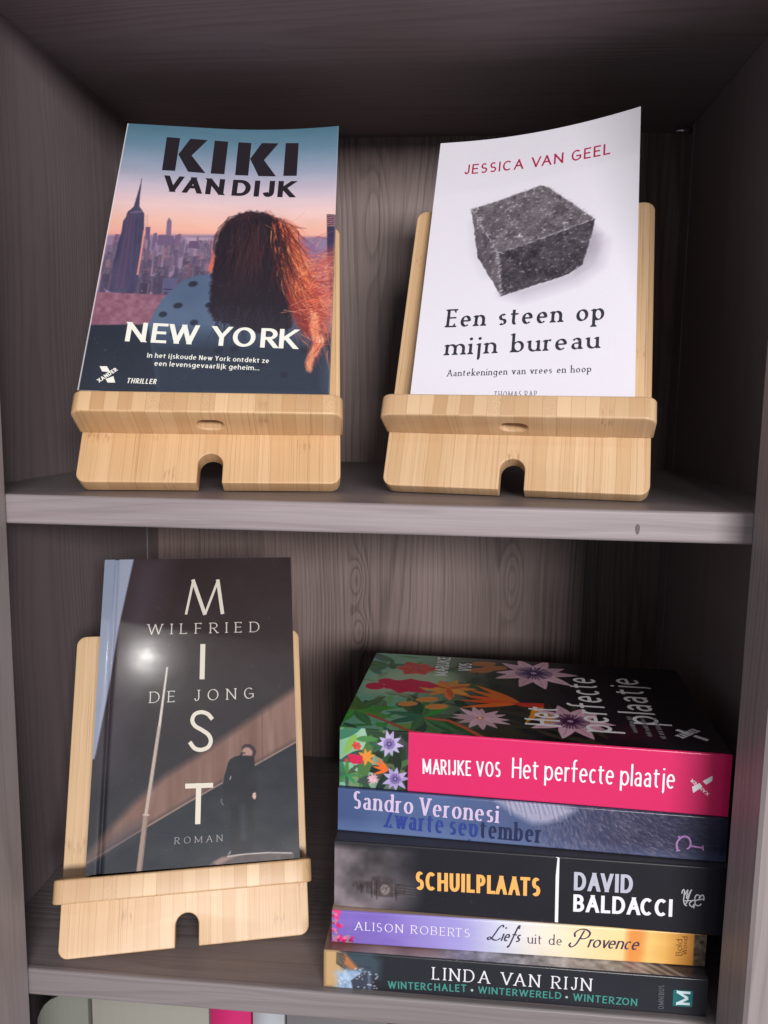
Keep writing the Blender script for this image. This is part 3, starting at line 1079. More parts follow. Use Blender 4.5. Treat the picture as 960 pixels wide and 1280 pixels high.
pr.poly([(11.7,127.5),(18.5,128.8),(18.7,127.6),(11.4,126.2)], (150, 128, 150), alpha=.5)
pr.poly([(36.3,78.1),(45.4,78.6),(44.2,68.8),(37.4,68.4)], (90, 92, 128), alpha=.8)
pr.line([(37.9,70.2),(44.0,70.3)], .7, (50, 46, 62))
pr.line([(0.3,108.9),(0.4,69.1)], .9, (226, 150, 140), soft=.5, alpha=.6)
# roof ledge and shade below it
pr.poly([(-10.1,66.0),(43.3,66.2),(42.0,55.4),(38.4,44.6),(-6.3,41.7)], (136, 92, 110), soft=.4, tex=pr.noise(3, 12, 3) * 46)
pr.poly([(-12.7,42.0),(38.3,45.4),(58.1,42.0),(146.9,44.2),(147.8,-2.0),(-10.5,-9.2)], (36, 43, 56), soft=.5, tex=pr.noise(30, 5, 3) * 14)
# spotted blue coat
coat = [(32.0,44.3),(34.3,53.0),(37.3,62.2),(42.5,70.2),(48.0,77.3),(56.2,81.7),(66.7,82.8),(78.3,71.7),(117.4,59.0),(132.9,41.2),(136.3,3.9),(43.0,-2.5)]
pr.poly(coat, (84, 101, 128), soft=.5, tex=pr.noise(26, 8, 3) * 20)
pr.poly([(31.1,36.3),(135.2,41.3),(138.3,-2.5),(36.5,-7.0)], (40, 48, 62), soft=9, alpha=.92)
for p in [(54.0,75.0),(47.1,59.0),(39.4,52.4),(57.3,47.6),(65.1,60.4),(47.0,39.4),(72.7,29.4),(81.4,31.0),(109.8,15.2),(89.9,16.9),(96.9,21.7),(120.5,32.1)]:
    pr.ellipse(p, 2.7 if p[1] > 55 else 2.3, 2.0, 20, (38, 42, 56), soft=.4, alpha=.92)
# second skyline at right, dark tower
pr.poly([(111.9,95.1),(111.8,105.1),(115.4,112.8),(117.0,113.3),(118.4,105.2),(123.2,109.1),(124.7,100.3),(129.6,95.4),(130.2,78.4),(112.7,77.9)], (140, 110, 150), soft=.6, alpha=.8)
pr.poly([(129.7,130.3),(138.7,129.6),(140.4,60.0),(134.7,59.7),(131.2,95.5)], (58, 54, 84))
for k in range(6):
    a = [(129.8,129.2),(135.5,128.6)]
    pr.line([(a[0][0], a[0][1] - k * 1.5), (a[1][0] + 1, a[1][1] - k * 1.5)], .45, (222, 150, 134))
# (strands are laid over one another from dark to bright)
# hair: dark mass, glowing right side, single strands
hair = [(82.8,132.3),(76.7,130.7),(70.1,125.0),(65.7,115.3),(64.3,103.3),(64.4,91.9),(64.0,80.7),(64.4,68.5),(64.3,56.6),(68.7,49.8),(80.3,46.2),(95.6,41.9),(106.8,42.4),(113.2,47.3),(109.5,63.5),(107.5,72.9),(104.7,82.5),(102.0,94.8),(103.4,105.0),(102.9,115.2),(100.4,122.9),(96.5,128.7),(90.8,131.7)]
pr.poly([(102.3,125.6),(110.8,117.9),(113.8,105.2),(123.7,95.4),(135.7,105.4),(138.1,88.4),(138.1,59.8),(134.0,50.4),(131.4,41.1),(125.7,43.2),(113.4,63.6),(102.2,92.3)], (214, 106, 88), soft=5, alpha=.62)
glow = [(91.9,131.2),(100.2,127.1),(107.1,119.9),(111.7,107.7),(113.8,95.2),(120.6,85.0),(125.6,77.1),(129.1,66.5),(130.2,54.9),(128.3,43.3),(123.9,39.7),(118.1,42.9),(113.0,51.9),(105.7,63.3),(101.0,77.5),(98.1,94.7),(95.0,112.4),(90.2,125.3)]
pr.poly(glow, (128, 52, 50), soft=2.4, jag=3.2)
pr.poly([(107.2,116.6),(111.7,106.4),(114.2,95.2),(121.4,84.3),(127.0,68.8),(128.8,52.5),(125.4,50.1),(122.2,63.9),(115.7,76.1),(109.9,86.4),(106.9,100.0)], (226, 106, 72), soft=3.2, jag=2.4, alpha=.65)
pr.poly(hair, (40, 34, 44), soft=.9, jag=1.4)
pr.poly([(122.7,61.6),(127.5,54.8),(128.3,43.3),(131.8,40.7),(130.9,34.8),(126.3,26.6),(124.4,17.2),(121.8,18.4),(121.2,23.7),(123.5,31.3),(124.8,37.5),(122.9,45.4)], (222, 142, 108), soft=.8, jag=.8)
pr.ellipse([(128.5,39.2),(128.5,39.2)][0], 1.9, 2.6, 20, (244, 200, 170), soft=.6)
KEY = [(83.7,131.5),(100.3,126.1),(110.2,110.2),(104.7,82.5),(122.6,73.4),(127.9,43.3),(72.2,52.3),(105.0,42.3)]


def strand(p, q_, bow, w, c, al, tp=.15):
    """one hair: from p to q_, bowed sideways, with a small ripple"""
    p, q_ = np.array(p, float), np.array(q_, float)
    d = q_ - p
    nrm = np.array([-d[1], d[0]]) / (np.hypot(*d) + 1e-6)
    ph = q.uniform(0, 6)
    pts = [p + d * t + nrm * (bow * math.sin(math.pi * t) + .5 * math.sin(6 * t + ph)) for t in np.linspace(0, 1, 9)]
    pr.line(pts, w, c, alpha=al, taper=tp)


def near(p, sx, sy):
    return (p[0] + q.gauss(0, sx), p[1] + q.gauss(0, sy))


for i in range(260):                                    # dark mass: long falling strands
    t = q.random()
    a0 = (KEY[0][0] * (1 - t) + KEY[1][0] * t + q.uniform(-16, 2), KEY[0][1] - q.uniform(2, 34))
    strand(a0, (a0[0] + q.uniform(-8, 6), a0[1] - q.uniform(20, 46)), q.uniform(-3, 3), .5, q.choice([(64, 46, 52), (32, 26, 34), (86, 52, 52), (50, 38, 46)]), .6)
for i in range(150):                                    # frayed ends over the coat
    a0 = (q.uniform(KEY[6][0] - 4, KEY[7][0] + 6), KEY[6][1] + q.uniform(-7, 10))
    strand(a0, (a0[0] + q.uniform(-4, 6), a0[1] - q.uniform(8, 22)), q.uniform(-2, 2), .6, q.choice([(44, 40, 52), (52, 50, 64), (40, 34, 44)]), .6)
for i in range(420):                                    # sunlit side: from the crown's right edge down and outward
    t = q.random() ** .8
    top_ = np.array(KEY[1]) * (1 - t) + np.array(KEY[3]) * t
    a0 = near((top_[0] + 2 + 9 * t * q.random(), top_[1]), 3.0, 3)
    e0 = near((a0[0] + 5 + 12 * q.random(), a0[1] - q.uniform(12, 34)), 3, 3)
    c = q.choice([(150, 56, 50), (206, 88, 62), (240, 138, 84), (255, 176, 112), (86, 36, 42), (50, 34, 42), (228, 108, 70)])
    strand(a0, e0, q.uniform(-3.5, 3.5), q.uniform(.3, .6), c, .7)
for i in range(260):                                    # wind-blown strands to the right
    a0 = near(KEY[4], 6, 15)
    ang = math.radians(q.uniform(-40, 55))
    L = q.uniform(8, 24)
    strand(a0, (a0[0] + math.cos(ang) * L, a0[1] + math.sin(ang) * L), q.uniform(-5, 5), .4, q.choice([(232, 104, 82), (244, 142, 108), (160, 64, 62), (250, 174, 130), (120, 46, 54)]), .7)
for i in range(60):                                     # strands across hand and shoulder
    a0 = near(KEY[5], 4, 9)
    strand(a0, (a0[0] + q.uniform(-4, 6), a0[1] - q.uniform(8, 20)), q.uniform(-3, 3), .45, q.choice([(206, 84, 66), (120, 50, 50), (240, 138, 98)]), .6)
for i in range(90):                                     # dark locks falling across the sunlit side
    t = q.random()
    a0 = near(np.array(KEY[1]) * (1 - t) + np.array(KEY[3]) * t, 3, 3)
    strand(a0, near((a0[0] + 7, a0[1] - q.uniform(14, 34)), 3, 2), q.uniform(-3, 3), q.uniform(.4, .8), q.choice([(48, 34, 42), (70, 36, 40), (40, 32, 40)]), .7)
for i in range(60):                                     # loose outline on the left and over the crown
    t = q.random()
    cx, cy = KEY[0]
    a = math.radians(70 + 110 * t)
    r0 = 25 + q.gauss(0, .6)
    strand((cx + 2 + r0 * math.cos(a) * .9, cy - 27 + r0 * math.sin(a) * 1.04), (cx + 2 + r0 * math.cos(a + .5) * .95, cy - 29 + r0 * math.sin(a + .5)), q.uniform(-.8, .8), .35, q.choice([(60, 42, 48), (110, 62, 60), (44, 36, 46)]), .6)
pr.line([(81.7,131.4),(70.9,127.2),(65.0,118.4),(63.3,105.8),(63.3,93.1)], .5, (60, 42, 48), taper=.3)
pr.line([(93.9,130.2),(102.3,125.1),(110.7,120.5),(117.8,119.5)], .8, (90, 50, 54), taper=.25)
pr.line([(100.3,125.6),(108.7,119.9),(118.0,119.0)], .5, (130, 70, 66), taper=.2)
pr.line([(102.4,123.5),(110.4,125.2),(116.2,132.2)], .3, (190, 150, 150), alpha=.6)
pr.poly([(63.4,100.7),(64.8,93.2),(63.8,83.2),(61.7,85.5)], (226, 110, 84), soft=.5, alpha=.8)
pr.line([(0.2, 0), (0.2, H1)], 0.7, (226, 222, 224))
pr.line([(W1 - .1, 0), (W1 - .1, H1)], 0.35, (226, 222, 224), alpha=.7)


def curl1(x, y):
    s = np.clip((x / W1 - .4) / .6, 0, 1) ** 2
    return 0.0076 * s * np.clip(y / H1, 0, 1) ** 1.5


city, surf1 = standing_paperback('paperback_book', 'paperback whose cover shows a dusk city skyline and a long-haired woman from behind', frame_matrix((-0.09464, 0.04943, 0.04340), (0.98889, 0.14679, -0.02341), (-0.05784, 0.52506, 0.84910), (0.13694, -0.83831, 0.52771)), W1 / 1000, H1 / 1000, T1, pr, curl1, (60, 66, 84), None)
DARK, WHITE = (40, 34, 42), (236, 236, 226)


def block_glyphs(px_polys):
    return [list(p) for p in px_polys]


kiki = [[(26.0,191.3),(34.4,191.0),(34.3,162.6),(26.2,162.6)], [(40.9,191.0),(51.8,190.7),(43.1,176.5),(53.0,162.1),(42.3,162.5),(34.8,176.8)],
        [(56.3,190.6),(64.9,190.2),(64.8,162.0),(56.3,162.1)], [(71.4,190.0),(79.7,189.5),(79.7,161.5),(71.5,161.6)], [(86.4,189.6),(97.1,189.2),(88.7,174.8),(97.0,161.1),(86.1,161.2),(79.9,175.8)],
        [(101.7,189.3),(110.0,189.0),(110.0,161.4),(101.6,161.5)]]
lettering('author_lettering', [(DARK, kiki), (DARK, set_text('VAN DIJK', *[(28.4,145.2),(109.1,143.8),(26.4,158.4)], thick=.25, thin=.17, track=.16, space=.2, pen=10))], surf1, city)
lettering('title_lettering', [(WHITE, set_text('NEW YORK', *[(20.7,32.8),(116.2,32.2),(20.4,46.0)], thick=.20, thin=.13, track=.2, space=.3, pen=14, slant=.0))], surf1, city)
small = dict(thick=.16, thin=.13, track=.17, space=.40, xh=.74)
lettering('tagline_lettering', [(WHITE, set_text('In het ijskoude New York ontdekt ze', *[(34.1,22.6),(101.0,22.1),(34.0,25.7)], **small)),
                                (WHITE, set_text('een levensgevaarlijk geheim...', *[(38.7,17.4),(96.0,17.0),(38.6,20.5)], **small)),
                                (WHITE, set_text('THRILLER', *[(25.3,5.4),(41.0,5.5),(25.2,8.7)], thick=.17, thin=.14, track=.2, slant=.12))], surf1, city)
lettering('publisher_mark', [(WHITE, [[(9.5,15.6),(13.4,15.8),(15.8,12.1),(11.4,12.3)], [(13.9,7.5),(17.7,9.6),(19.3,5.5),(15.3,5.3)]]),
                             (WHITE, set_text('XANDER', *[(10.9,5.1),(19.7,13.4),(9.6,7.3)], thick=.24, thin=.2, track=.14))], surf1, city)

# ---- white paperback with the stone
WB, HB, TB_ = 120.3, 186.8, 0.011
pr = Print(WB, HB, 2.3, (229, 226, 236))
pr.img += (pr.noise(80, 2, 2) * 8)[..., None]
# the stone's soft contact shade belongs to the printed photograph
pr.poly([(47.4,71.7),(84.1,83.1),(93.5,87.5),(96.5,103.8),(101.7,101.1),(99.6,86.9),(87.8,77.6),(58.4,68.0)], (176, 168, 182), soft=6, alpha=.8)
pr.poly([(95.4,111.4),(99.4,106.6),(97.6,96.4),(92.7,87.6),(87.6,83.9)], (150, 142, 156), soft=4, alpha=.7)
pr.poly([(25.0,122.6),(30.9,96.9),(37.5,83.1),(35.6,83.2),(27.9,99.3)], (205, 200, 212), soft=4, alpha=.7)
n1, n2, n3 = pr.noise(7, 21, 4), pr.noise(1.6, 22, 3), pr.noise(.9, 23, 2)
n4 = fbm((pr.ny, pr.nx), 3.2, 24, 3, .45) - 0.5
tex = n1 * 62 + n2 * 46 + n3 * 26 + n4 * 34 + np.clip(n2 * 2.0 + n4 * 1.4 + n3 * .8 - .42, 0, 1) * 110
A_, B0, B1_, C_, C2, D_ = [(23.9,133.1),(64.2,145.7),(68.9,144.2),(96.6,117.5),(96.1,110.7),(42.4,99.5)]
E_, F_, G1, G2 = [(46.2,69.7),(30.7,96.9),(90.9,87.7),(83.5,81.9)]
pr.poly([A_, B0, B1_, C_, D_], (104, 97, 105), soft=.25, jag=.55, seed=31, tex=tex)
pr.poly([A_, D_, E_, F_], (96, 88, 97), soft=.25, jag=.55, seed=32, tex=tex * .8)
pr.poly([D_, C_, C2, G1, G2, E_], (68, 62, 71), soft=.25, jag=.6, seed=33, tex=tex * .85)
for a, b, s in ((D_, C_, 5), (A_, D_, 6), (D_, E_, 7), (A_, B0, 8), (B1_, C_, 9)):
    for i in range(70):
        t = q.random()
        p = np.array(a) * (1 - t) + np.array(b) * t + np.array([q.gauss(0, .5), q.gauss(0, .5)])
        pr.ellipse(p, q.uniform(.2, 1.1), q.uniform(.15, .45), q.uniform(0, 60), (178, 172, 184), soft=.2, alpha=q.uniform(.2, .8) if s < 8 else .35)
for i in range(70):
    u, v = q.random(), q.random()
    p = np.array(A_) * (1 - u) * (1 - v) + np.array(D_) * u * (1 - v) + np.array(B0) * (1 - u) * v + np.array(C_) * u * v
    pr.ellipse(p, q.uniform(.15, .7), q.uniform(.1, .35), 25, (176, 170, 180), soft=.25, alpha=q.uniform(.15, .5))
for i in range(90):
    u, v = q.random(), q.random()
    p = np.array(D_) * (1 - u) * (1 - v) + np.array(E_) * (1 - u) * v + np.array(C2) * u * (1 - v) + np.array(G1) * u * v
    pr.line([p, p + np.array([q.uniform(1, 3), q.uniform(.3, 1.2)])], .3, (130, 124, 138), alpha=q.uniform(.2, .6))


def curl2(x, y):
    s = np.clip((x / WB - .1) / .9, 0, 1) ** 2
    return 0.0169 * s * np.clip(y / HB, 0, 1) ** 1.5


stone, surf2 = standing_paperback('paperback_book', 'white paperback with a dark stone on its cover, top right corner curling forward', frame_matrix((0.07901, 0.05547, 0.04503), (0.98887, -0.14855, 0.00794), (0.06320, 0.46789, 0.88152), (-0.13466, -0.87121, 0.47207)), WB / 1000, HB / 1000, TB_, pr, curl2, (222, 220, 228), None)
RED, BLK = (176, 38, 78), (44, 42, 52)
lettering('author_lettering', [(RED, set_text('JESSICA VAN GEEL', *[(17.3,160.3),(104.0,159.7),(17.2,167.9)], thick=.125, track=.20, space=.42))], surf2, stone)
ser = dict(thick=.145, thin=.060, serif=.075, xh=.60, asc=1.05, desc=.34, track=.19, pen=22, slant=.04)
lettering('title_lettering', [(BLK, set_text('Een steen op', *[(16.1,49.5),(103.5,51.5),(15.5,61.4)], space=.5, **ser)),
                              (BLK, set_text('mijn bureau', *[(17.3,30.9),(101.2,34.1),(16.5,42.4)], space=.5, **ser))], surf2, stone)
ser2 = dict(ser)
ser2.update(thick=.115, thin=.06)
lettering('subtitle_lettering', [(BLK, set_text('Aantekeningen van vrees en hoop', *[(19.7,17.3),(97.6,19.6),(19.6,21.6)], space=.5, **ser2)),
                                 ((128, 122, 130), set_text('THOMAS RAP', *[(46.8,3.9),(69.7,4.3),(46.5,7.9)], thick=.09, thin=.05, serif=.05, track=.24))], surf2, stone)

# ---- dark hardcover with the man by the wall
W3, H3, T3 = 120.4, 187.8, 0.0205
pr = Print(W3, H3, 2.3, (66, 62, 72))
pr.gradient([(0, (34, 37, 44)), (60, (42, 40, 45)), (120, (54, 45, 47)), (H3, (49, 39, 41))])
pr.img += (pr.noise(50, 41, 3) * 10)[..., None]
pr.poly([(18.5,189.4),(41.7,189.1),(13.1,52.8),(1.9,53.5)], (92, 82, 96), soft=9, alpha=.35)  # soft sheen at upper left: glare painted into the cover colour
band = [(124.5,101.6),(100.8,86.7),(80.4,73.6),(60.7,61.4),(41.6,50.7),(23.3,35.5),(5.9,17.0),(-2.4,6.4),(-2.3,4.6),(6.4,8.3),(20.5,17.2),(33.1,24.0),(53.5,34.5),(74.5,44.9),(96.3,55.1),(123.3,68.2)]
pr.poly(band, (124, 95, 85), soft=2.6, tex=pr.noise(5, 43, 3, 9.0) * 44)
low_ = [(123.3,67.4),(96.3,54.3),(74.6,44.1),(53.5,33.7),(33.1,23.3),(20.5,16.5),(6.5,7.6),(-3.9,3.0),(-3.1,-9.7),(123.9,-20.0)]
pr.poly(low_, (31, 36, 45), soft=.3)
pr.line([(123.3,67.8),(96.3,54.7),(74.6,44.5),(53.5,34.1),(33.1,23.6),(20.5,16.9),(-0.6,6.0)], .8, (176, 146, 132), soft=.3, alpha=.75)
pr.poly([(-2.4,6.4),(14.9,19.9),(29.3,26.1),(29.5,20.7),(13.5,11.2),(-2.1,2.0)], (58, 56, 66), soft=5, alpha=.7)
for a in ((694,500, 697,660), (516,640, 516,745)):
    pass
pr.line([(99.6,86.8),(99.7,56.3)], .45, (92, 70, 66))
pr.line([(63.8,62.2),(63.9,39.9)], .35, (110, 86, 80))
for i in range(60):
    x = q.uniform(35, 120)
    pr.line([(x, 60), (x + .3, 130)], .25, (120, 92, 86) if i % 2 else (150, 120, 110), alpha=.0)
# pale wedge down the left
pr.poly([(-1.2,190.2),(18.3,189.9),(10.9,142.9),(6.0,97.6),(1.1,62.9),(-0.5,63.0)], (136, 146, 168), soft=.35)
pr.poly([(8.5,190.0),(18.3,189.9),(10.9,142.9),(6.0,97.6),(1.6,64.8),(3.7,103.7)], (160, 164, 184), soft=.6, alpha=.55)
# pole
pr.poly([(40.9,116.1),(41.9,116.1),(38.6,79.8),(37.0,79.8)], (206, 198, 188), soft=.15)
pr.poly([(36.8,80.2),(38.8,80.1),(33.1,29.8),(30.8,29.9)], (178, 164, 152), soft=.2)
pr.poly([(30.4,30.3),(33.2,30.1),(30.6,-2.2),(27.5,-2.0)], (150, 128, 116), soft=.25)
pr.line([(38.6,79.0),(32.9,30.3),(30.2,-0.5)], .35, (96, 82, 78))
pr.line([(30.3,30.0),(33.5,29.6)], .7, (196, 182, 170))
# man in a dark coat and cap, seen from behind on a low rock
MAN = (26, 29, 37)
pr.poly([(79.9,58.4),(82.3,59.8),(85.9,60.6),(87.1,61.5),(90.7,61.1),(93.6,60.4),(94.6,58.3),(94.8,52.7),(96.2,47.8),(96.3,38.9),(95.8,34.3),(94.0,32.3),(94.4,19.0),(92.3,4.8),(87.5,4.9),(80.7,5.7),(79.9,20.0),(80.2,30.5),(78.6,33.3),(76.4,32.1),(74.9,34.2),(76.0,37.5),(75.7,44.2),(76.5,48.9),(78.3,55.0)], MAN, soft=.3)
pr.poly([(87.5,60.1),(87.7,63.4),(88.6,65.0),(90.8,65.3),(92.9,64.2),(93.7,61.9),(93.2,59.7)], (168, 130, 118), soft=.5)
pr.poly([(86.8,62.8),(87.2,65.5),(89.2,66.8),(92.2,66.6),(94.5,64.9),(95.8,62.3),(95.4,59.9),(94.3,58.4),(93.7,59.7),(93.5,62.4),(91.9,64.3),(89.5,65.0),(88.0,64.0)], (52, 44, 52), soft=.2)
pr.poly([(86.1,62.1),(89.3,61.9),(89.4,61.1),(86.4,61.1)], (46, 44, 52))
pr.poly([(93.5,38.0),(95.2,38.3),(95.4,35.5),(94.6,34.1),(93.2,35.7)], (204, 166, 154), soft=.2)
pr.poly([(79.7,46.7),(80.6,49.1),(80.7,47.5),(80.0,46.3)], (170, 160, 158), soft=.2)
pr.line([(75.1,35.6),(74.9,34.2),(76.0,32.4)], .5, (120, 120, 128))
pr.line([(79.9,58.3),(82.3,59.7),(85.7,60.6)], .4, (150, 128, 120), alpha=.7)
pr.line([(78.3,54.9),(76.4,49.0),(75.7,44.2)], .35, (150, 128, 120), alpha=.6)
pr.poly([(86.3,31.4),(88.4,31.3),(88.9,12.8),(86.9,13.0)], (58, 66, 78), soft=2, alpha=.7)
pr.poly([(66.5,-0.9),(70.5,2.0),(74.6,3.8),(80.7,4.4),(90.9,4.4),(102.0,4.2),(117.2,3.0),(116.9,-6.0),(66.6,-3.4)], (78, 68, 68), soft=.5, tex=pr.noise(6, 47, 3) * 36)
pr.poly([(70.6,1.4),(75.3,3.7),(83.4,3.8),(78.7,2.0),(72.6,-0.7)], (156, 130, 120), soft=.8, alpha=.8)
pr.line([(78.7,4.0),(89.6,4.5),(102.0,4.3),(115.8,3.1)], .6, (196, 186, 180), soft=.2)
pr.poly([(78.5,4.6),(79.7,6.4),(80.7,7.1),(80.2,5.3)], (150, 140, 140), soft=.2)


def groove3(x, y):
    return -0.0014 * np.exp(-((x - 7.6) / 1.2) ** 2) + np.where(x < 0, 0, 0)


hard = thing('hardcover_book', 'dark glossy hardcover showing a man in a cap, standing on the tilted bamboo stand', 'book', frame_matrix((-0.10345, 0.04175, -0.22662), (0.96419, 0.26519, -0.00435), (-0.12971, 0.48579, 0.86440), (0.23134, -0.83288, 0.50279)))
surf3 = cover_surface(W3 / 1000, T3, groove3)
w, h, bt = W3 / 2000, H3 / 1000, 0.0024
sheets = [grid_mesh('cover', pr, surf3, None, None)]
sheets.append(card([(-w, -T3, 0), (w, -T3, 0), (w, -T3, h), (-w, -T3, h), (-w, -T3 + bt, 0), (w, -T3 + bt, 0), (w, -T3 + bt, h), (-w, -T3 + bt, h)],
                   [(0, 4, 5, 1), (1, 5, 6, 2), (2, 6, 7, 3), (4, 7, 6, 5)], (30, 28, 36)))
sheets.append(card(*box_mesh((-w, -bt - 0.0003, 0), (w, -0.0003, h)), (40, 40, 50)))
sheets.append(card([(-w, -0.0003, 0), (-w, -T3, 0), (-w, -T3, h), (-w, -0.0003, h)], [(0, 1, 2, 3)], (52, 54, 68)))
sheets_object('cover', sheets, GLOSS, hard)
box('page_block', (-w + 0.0012, -T3 + bt + 0.0001, 0.003), (w - 0.003, -bt - 0.0005, h - 0.003), paper('page_edges_hardcover', 'y'), hard)
IV = (214, 208, 194)
mist = strokes([[(52.2,150.0),(56.4,172.7)], [(72.3,172.4),(64.2,149.6)]], 1.5)
mist += strokes([[(56.2,172.7),(64.0,149.6)], [(72.1,172.4),(75.2,149.8)]], 2.3)
mist += [[(61.5,130.0),(64.6,129.9),(64.3,107.5),(61.3,107.6)], [(53.8,45.8),(70.1,45.3),(70.1,42.6),(53.9,43.0)], [(60.2,45.7),(63.2,45.5),(62.9,22.7),(59.9,22.8)]]
S_pts = spline_pts([(69.1,83.0),(66.4,86.0),(62.5,87.3),(58.7,86.1),(57.3,82.6),(59.0,79.2),(63.1,76.5),(67.0,73.5),(68.5,69.8),(67.0,66.3),(62.8,64.8),(58.9,66.0),(56.2,69.4)], 6)
mist += strokes([S_pts], 2.35)
lettering('title_lettering', [(IV, mist)], surf3, hard)
wf = dict(thick=.10, thin=.045, serif=.09, pen=18)
lettering('first_name_lettering', [((206, 200, 192), set_text('WILFRIED', *[(28.7,137.1),(98.8,136.7),(28.6,143.9)], track=.62, **wf))], surf3, hard)
lettering('surname_lettering', [((206, 200, 192), set_text('DE JONG', *[(31.5,94.3),(94.6,94.2),(31.5,101.1)], track=.62, space=.75, **wf))], surf3, hard)
lettering('genre_lettering', [((146, 144, 148), set_text('ROMAN', *[(48.5,12.8),(75.6,12.4),(48.5,16.4)], track=.55, **wf))], surf3, hard)


# ---------------------------------------------------------------- the stack of five paperbacks on the lower shelf
def lying_book(label, x, y, z, yaw, L, hh, depth, spine, top, rest_rgb, mat, pages=(0.74, 0.69, 0.60)):
    m = Matrix.Translation((x, y, z)) @ Matrix.Rotation(yaw, 4, 'Z')
    bk = thing('paperback_book', label, 'book', m, 'stack of five lying paperbacks')
    h = hh - 0.00025
    r = 0.0009

    def sp_surf(a, b, lift=0.0):
        a, b = np.asarray(a, float) / 1000, np.asarray(b, float) / 1000
        e = np.clip(np.maximum(b - (h - r), r - b), 0, r)
        return np.stack([a - L / 2, r - np.sqrt(np.maximum(r * r - e * e, 0)) - lift, np.clip(b, 0, h)], 1)

    def top_surf(a, b, lift=0.0):
        a, b = np.asarray(a, float) / 1000, np.asarray(b, float) / 1000
        return np.stack([a - L / 2, np.maximum(b, r), h + lift + 0 * a], 1)
    sheets = [grid_mesh('spine', spine, sp_surf, None, None)]
    w = L / 2
    if top is not None:
        sheets.append(grid_mesh('top', top, top_surf, None, None))
    else:
        sheets.append(card([(-w, r, h), (w, r, h), (w, depth, h), (-w, depth, h)], [(0, 1, 2, 3)], rest_rgb))
    sheets.append(card([(-w, r, 0), (w, r, 0), (w, depth, 0), (-w, depth, 0)], [(0, 3, 2, 1)], rest_rgb))
    sheets_object('cover', sheets, mat, bk)
    box('page_block', (-w + 0.0007, 0.0013, 0.0003), (w - 0.0007, depth - 0.0008, h - 0.0003), paper('page_edges_lying', 'z', pages), bk)
    return bk, sp_surf, top_surf


GREENS = [(66, 112, 70), (86, 138, 78), (48, 88, 62), (112, 156, 98), (56, 104, 88)]


def jungle(pr, q, n, x1, dark_x):
    """painted leaves thinning out into the dark right-hand side"""
    for i in range(n):
        x = q.uniform(-4, x1)
        y = q.uniform(-4, pr.h + 4)
        d = min(1, max(0, 1 - (x - dark_x * .45) / dark_x)) * .8 + .2
        c = [v * d * q.uniform(.8, 1.15) for v in q.choice(GREENS)]
        pr.leaf((x, y), q.uniform(0, 360), q.uniform(8, 26), q.uniform(3, 8), c, q.random() < .5)


# ---- bottom of the stack: dark winter thriller
LE, hE = 204.3, 22.2
sp = Print(LE, hE - .25, 2.6, (29, 31, 39))
sp.img += (sp.noise(30, 61, 3) * 8)[..., None]
sp.poly([(-1, -1), (9, -1), (12, 10), (9, 24), (-1, 24)], (196, 160, 112), soft=3)
sp.poly([(6.6,9.7),(17.3,13.2),(25.7,11.3),(25.3,-1.1),(5.5,-2.8),(7.8,3.3)], (150, 176, 204), soft=2.2, tex=sp.noise(4, 62, 3) * 90)
sp.poly([(11.3,21.7),(25.6,22.6),(31.5,18.2),(30.5,7.8),(24.5,12.5),(17.3,13.2),(12.5,14.0)], (56, 72, 84), soft=2.5)
sp.poly([(9.1,20.2),(11.9,21.1),(15.5,16.9),(19.1,12.7),(15.0,11.7),(10.7,15.2)], (176, 112, 70), soft=.9)
sp.poly([(15.0,5.2),(21.5,10.7),(24.5,11.2),(24.9,-0.5),(22.2,0.6),(18.7,-1.0),(16.3,0.1)], (56, 62, 78), soft=.5)
for i in range(40):
    x, y = q.uniform(8, 30), q.uniform(0, 13)
    sp.ellipse((x, y), q.uniform(.2, .9), q.uniform(.2, .6), 0, (206, 216, 228), soft=.2, alpha=.7)
for i in range(9):
    a = [(7.1,16.2),(7.1,16.2)][0]
    sp.line([(a[0], a[1] + 5 - i * .8), (a[0] - q.uniform(1, 3) + 6, a[1] + 4 - i)], .5, (44, 56, 60))
tp = Print(LE, 135, 1.5, (150, 146, 152))
tp.img += (tp.noise(9, 64, 4) * 130 + tp.noise(2.5, 65, 2) * 70)[..., None]
tp.poly([(-2, -2), (62, -2), (75, 140), (-2, 140)], (188, 160, 130), soft=10)
tp.poly([(-2, -2), (8, -2), (30, 8), (44, 3), (62, 7), (40, 60), (-2, 60)], (96, 62, 54), soft=5, alpha=.7)
tp.poly([(176, -2), (210, -2), (210, 140), (170, 140)], (50, 50, 58), soft=6)
for k in range(4):
    tp.line([(158 + k * 7, 12), (176 + k * 6, -1)], 1.6, (210, 206, 210), soft=.8, alpha=.7)
E_bk, sE, tE = lying_book('dark paperback with a small winter scene on its spine, lowest in the stack', 0.082, 0.0042, BOT, -0.0009, LE / 1000, hE / 1000, 0.135, sp, tp, (40, 42, 50), COVER)
TEAL = (64, 142, 132)
bold = dict(thick=.17, thin=.15, track=.2)
lettering('author_lettering', [((226, 226, 232), set_text('LINDA VAN RIJN', *[(59.7,9.8),(144.3,10.2),(59.7,17.1)], thick=.115, thin=.05, serif=.08, track=.3, space=.5, pen=15))], sE, E_bk)
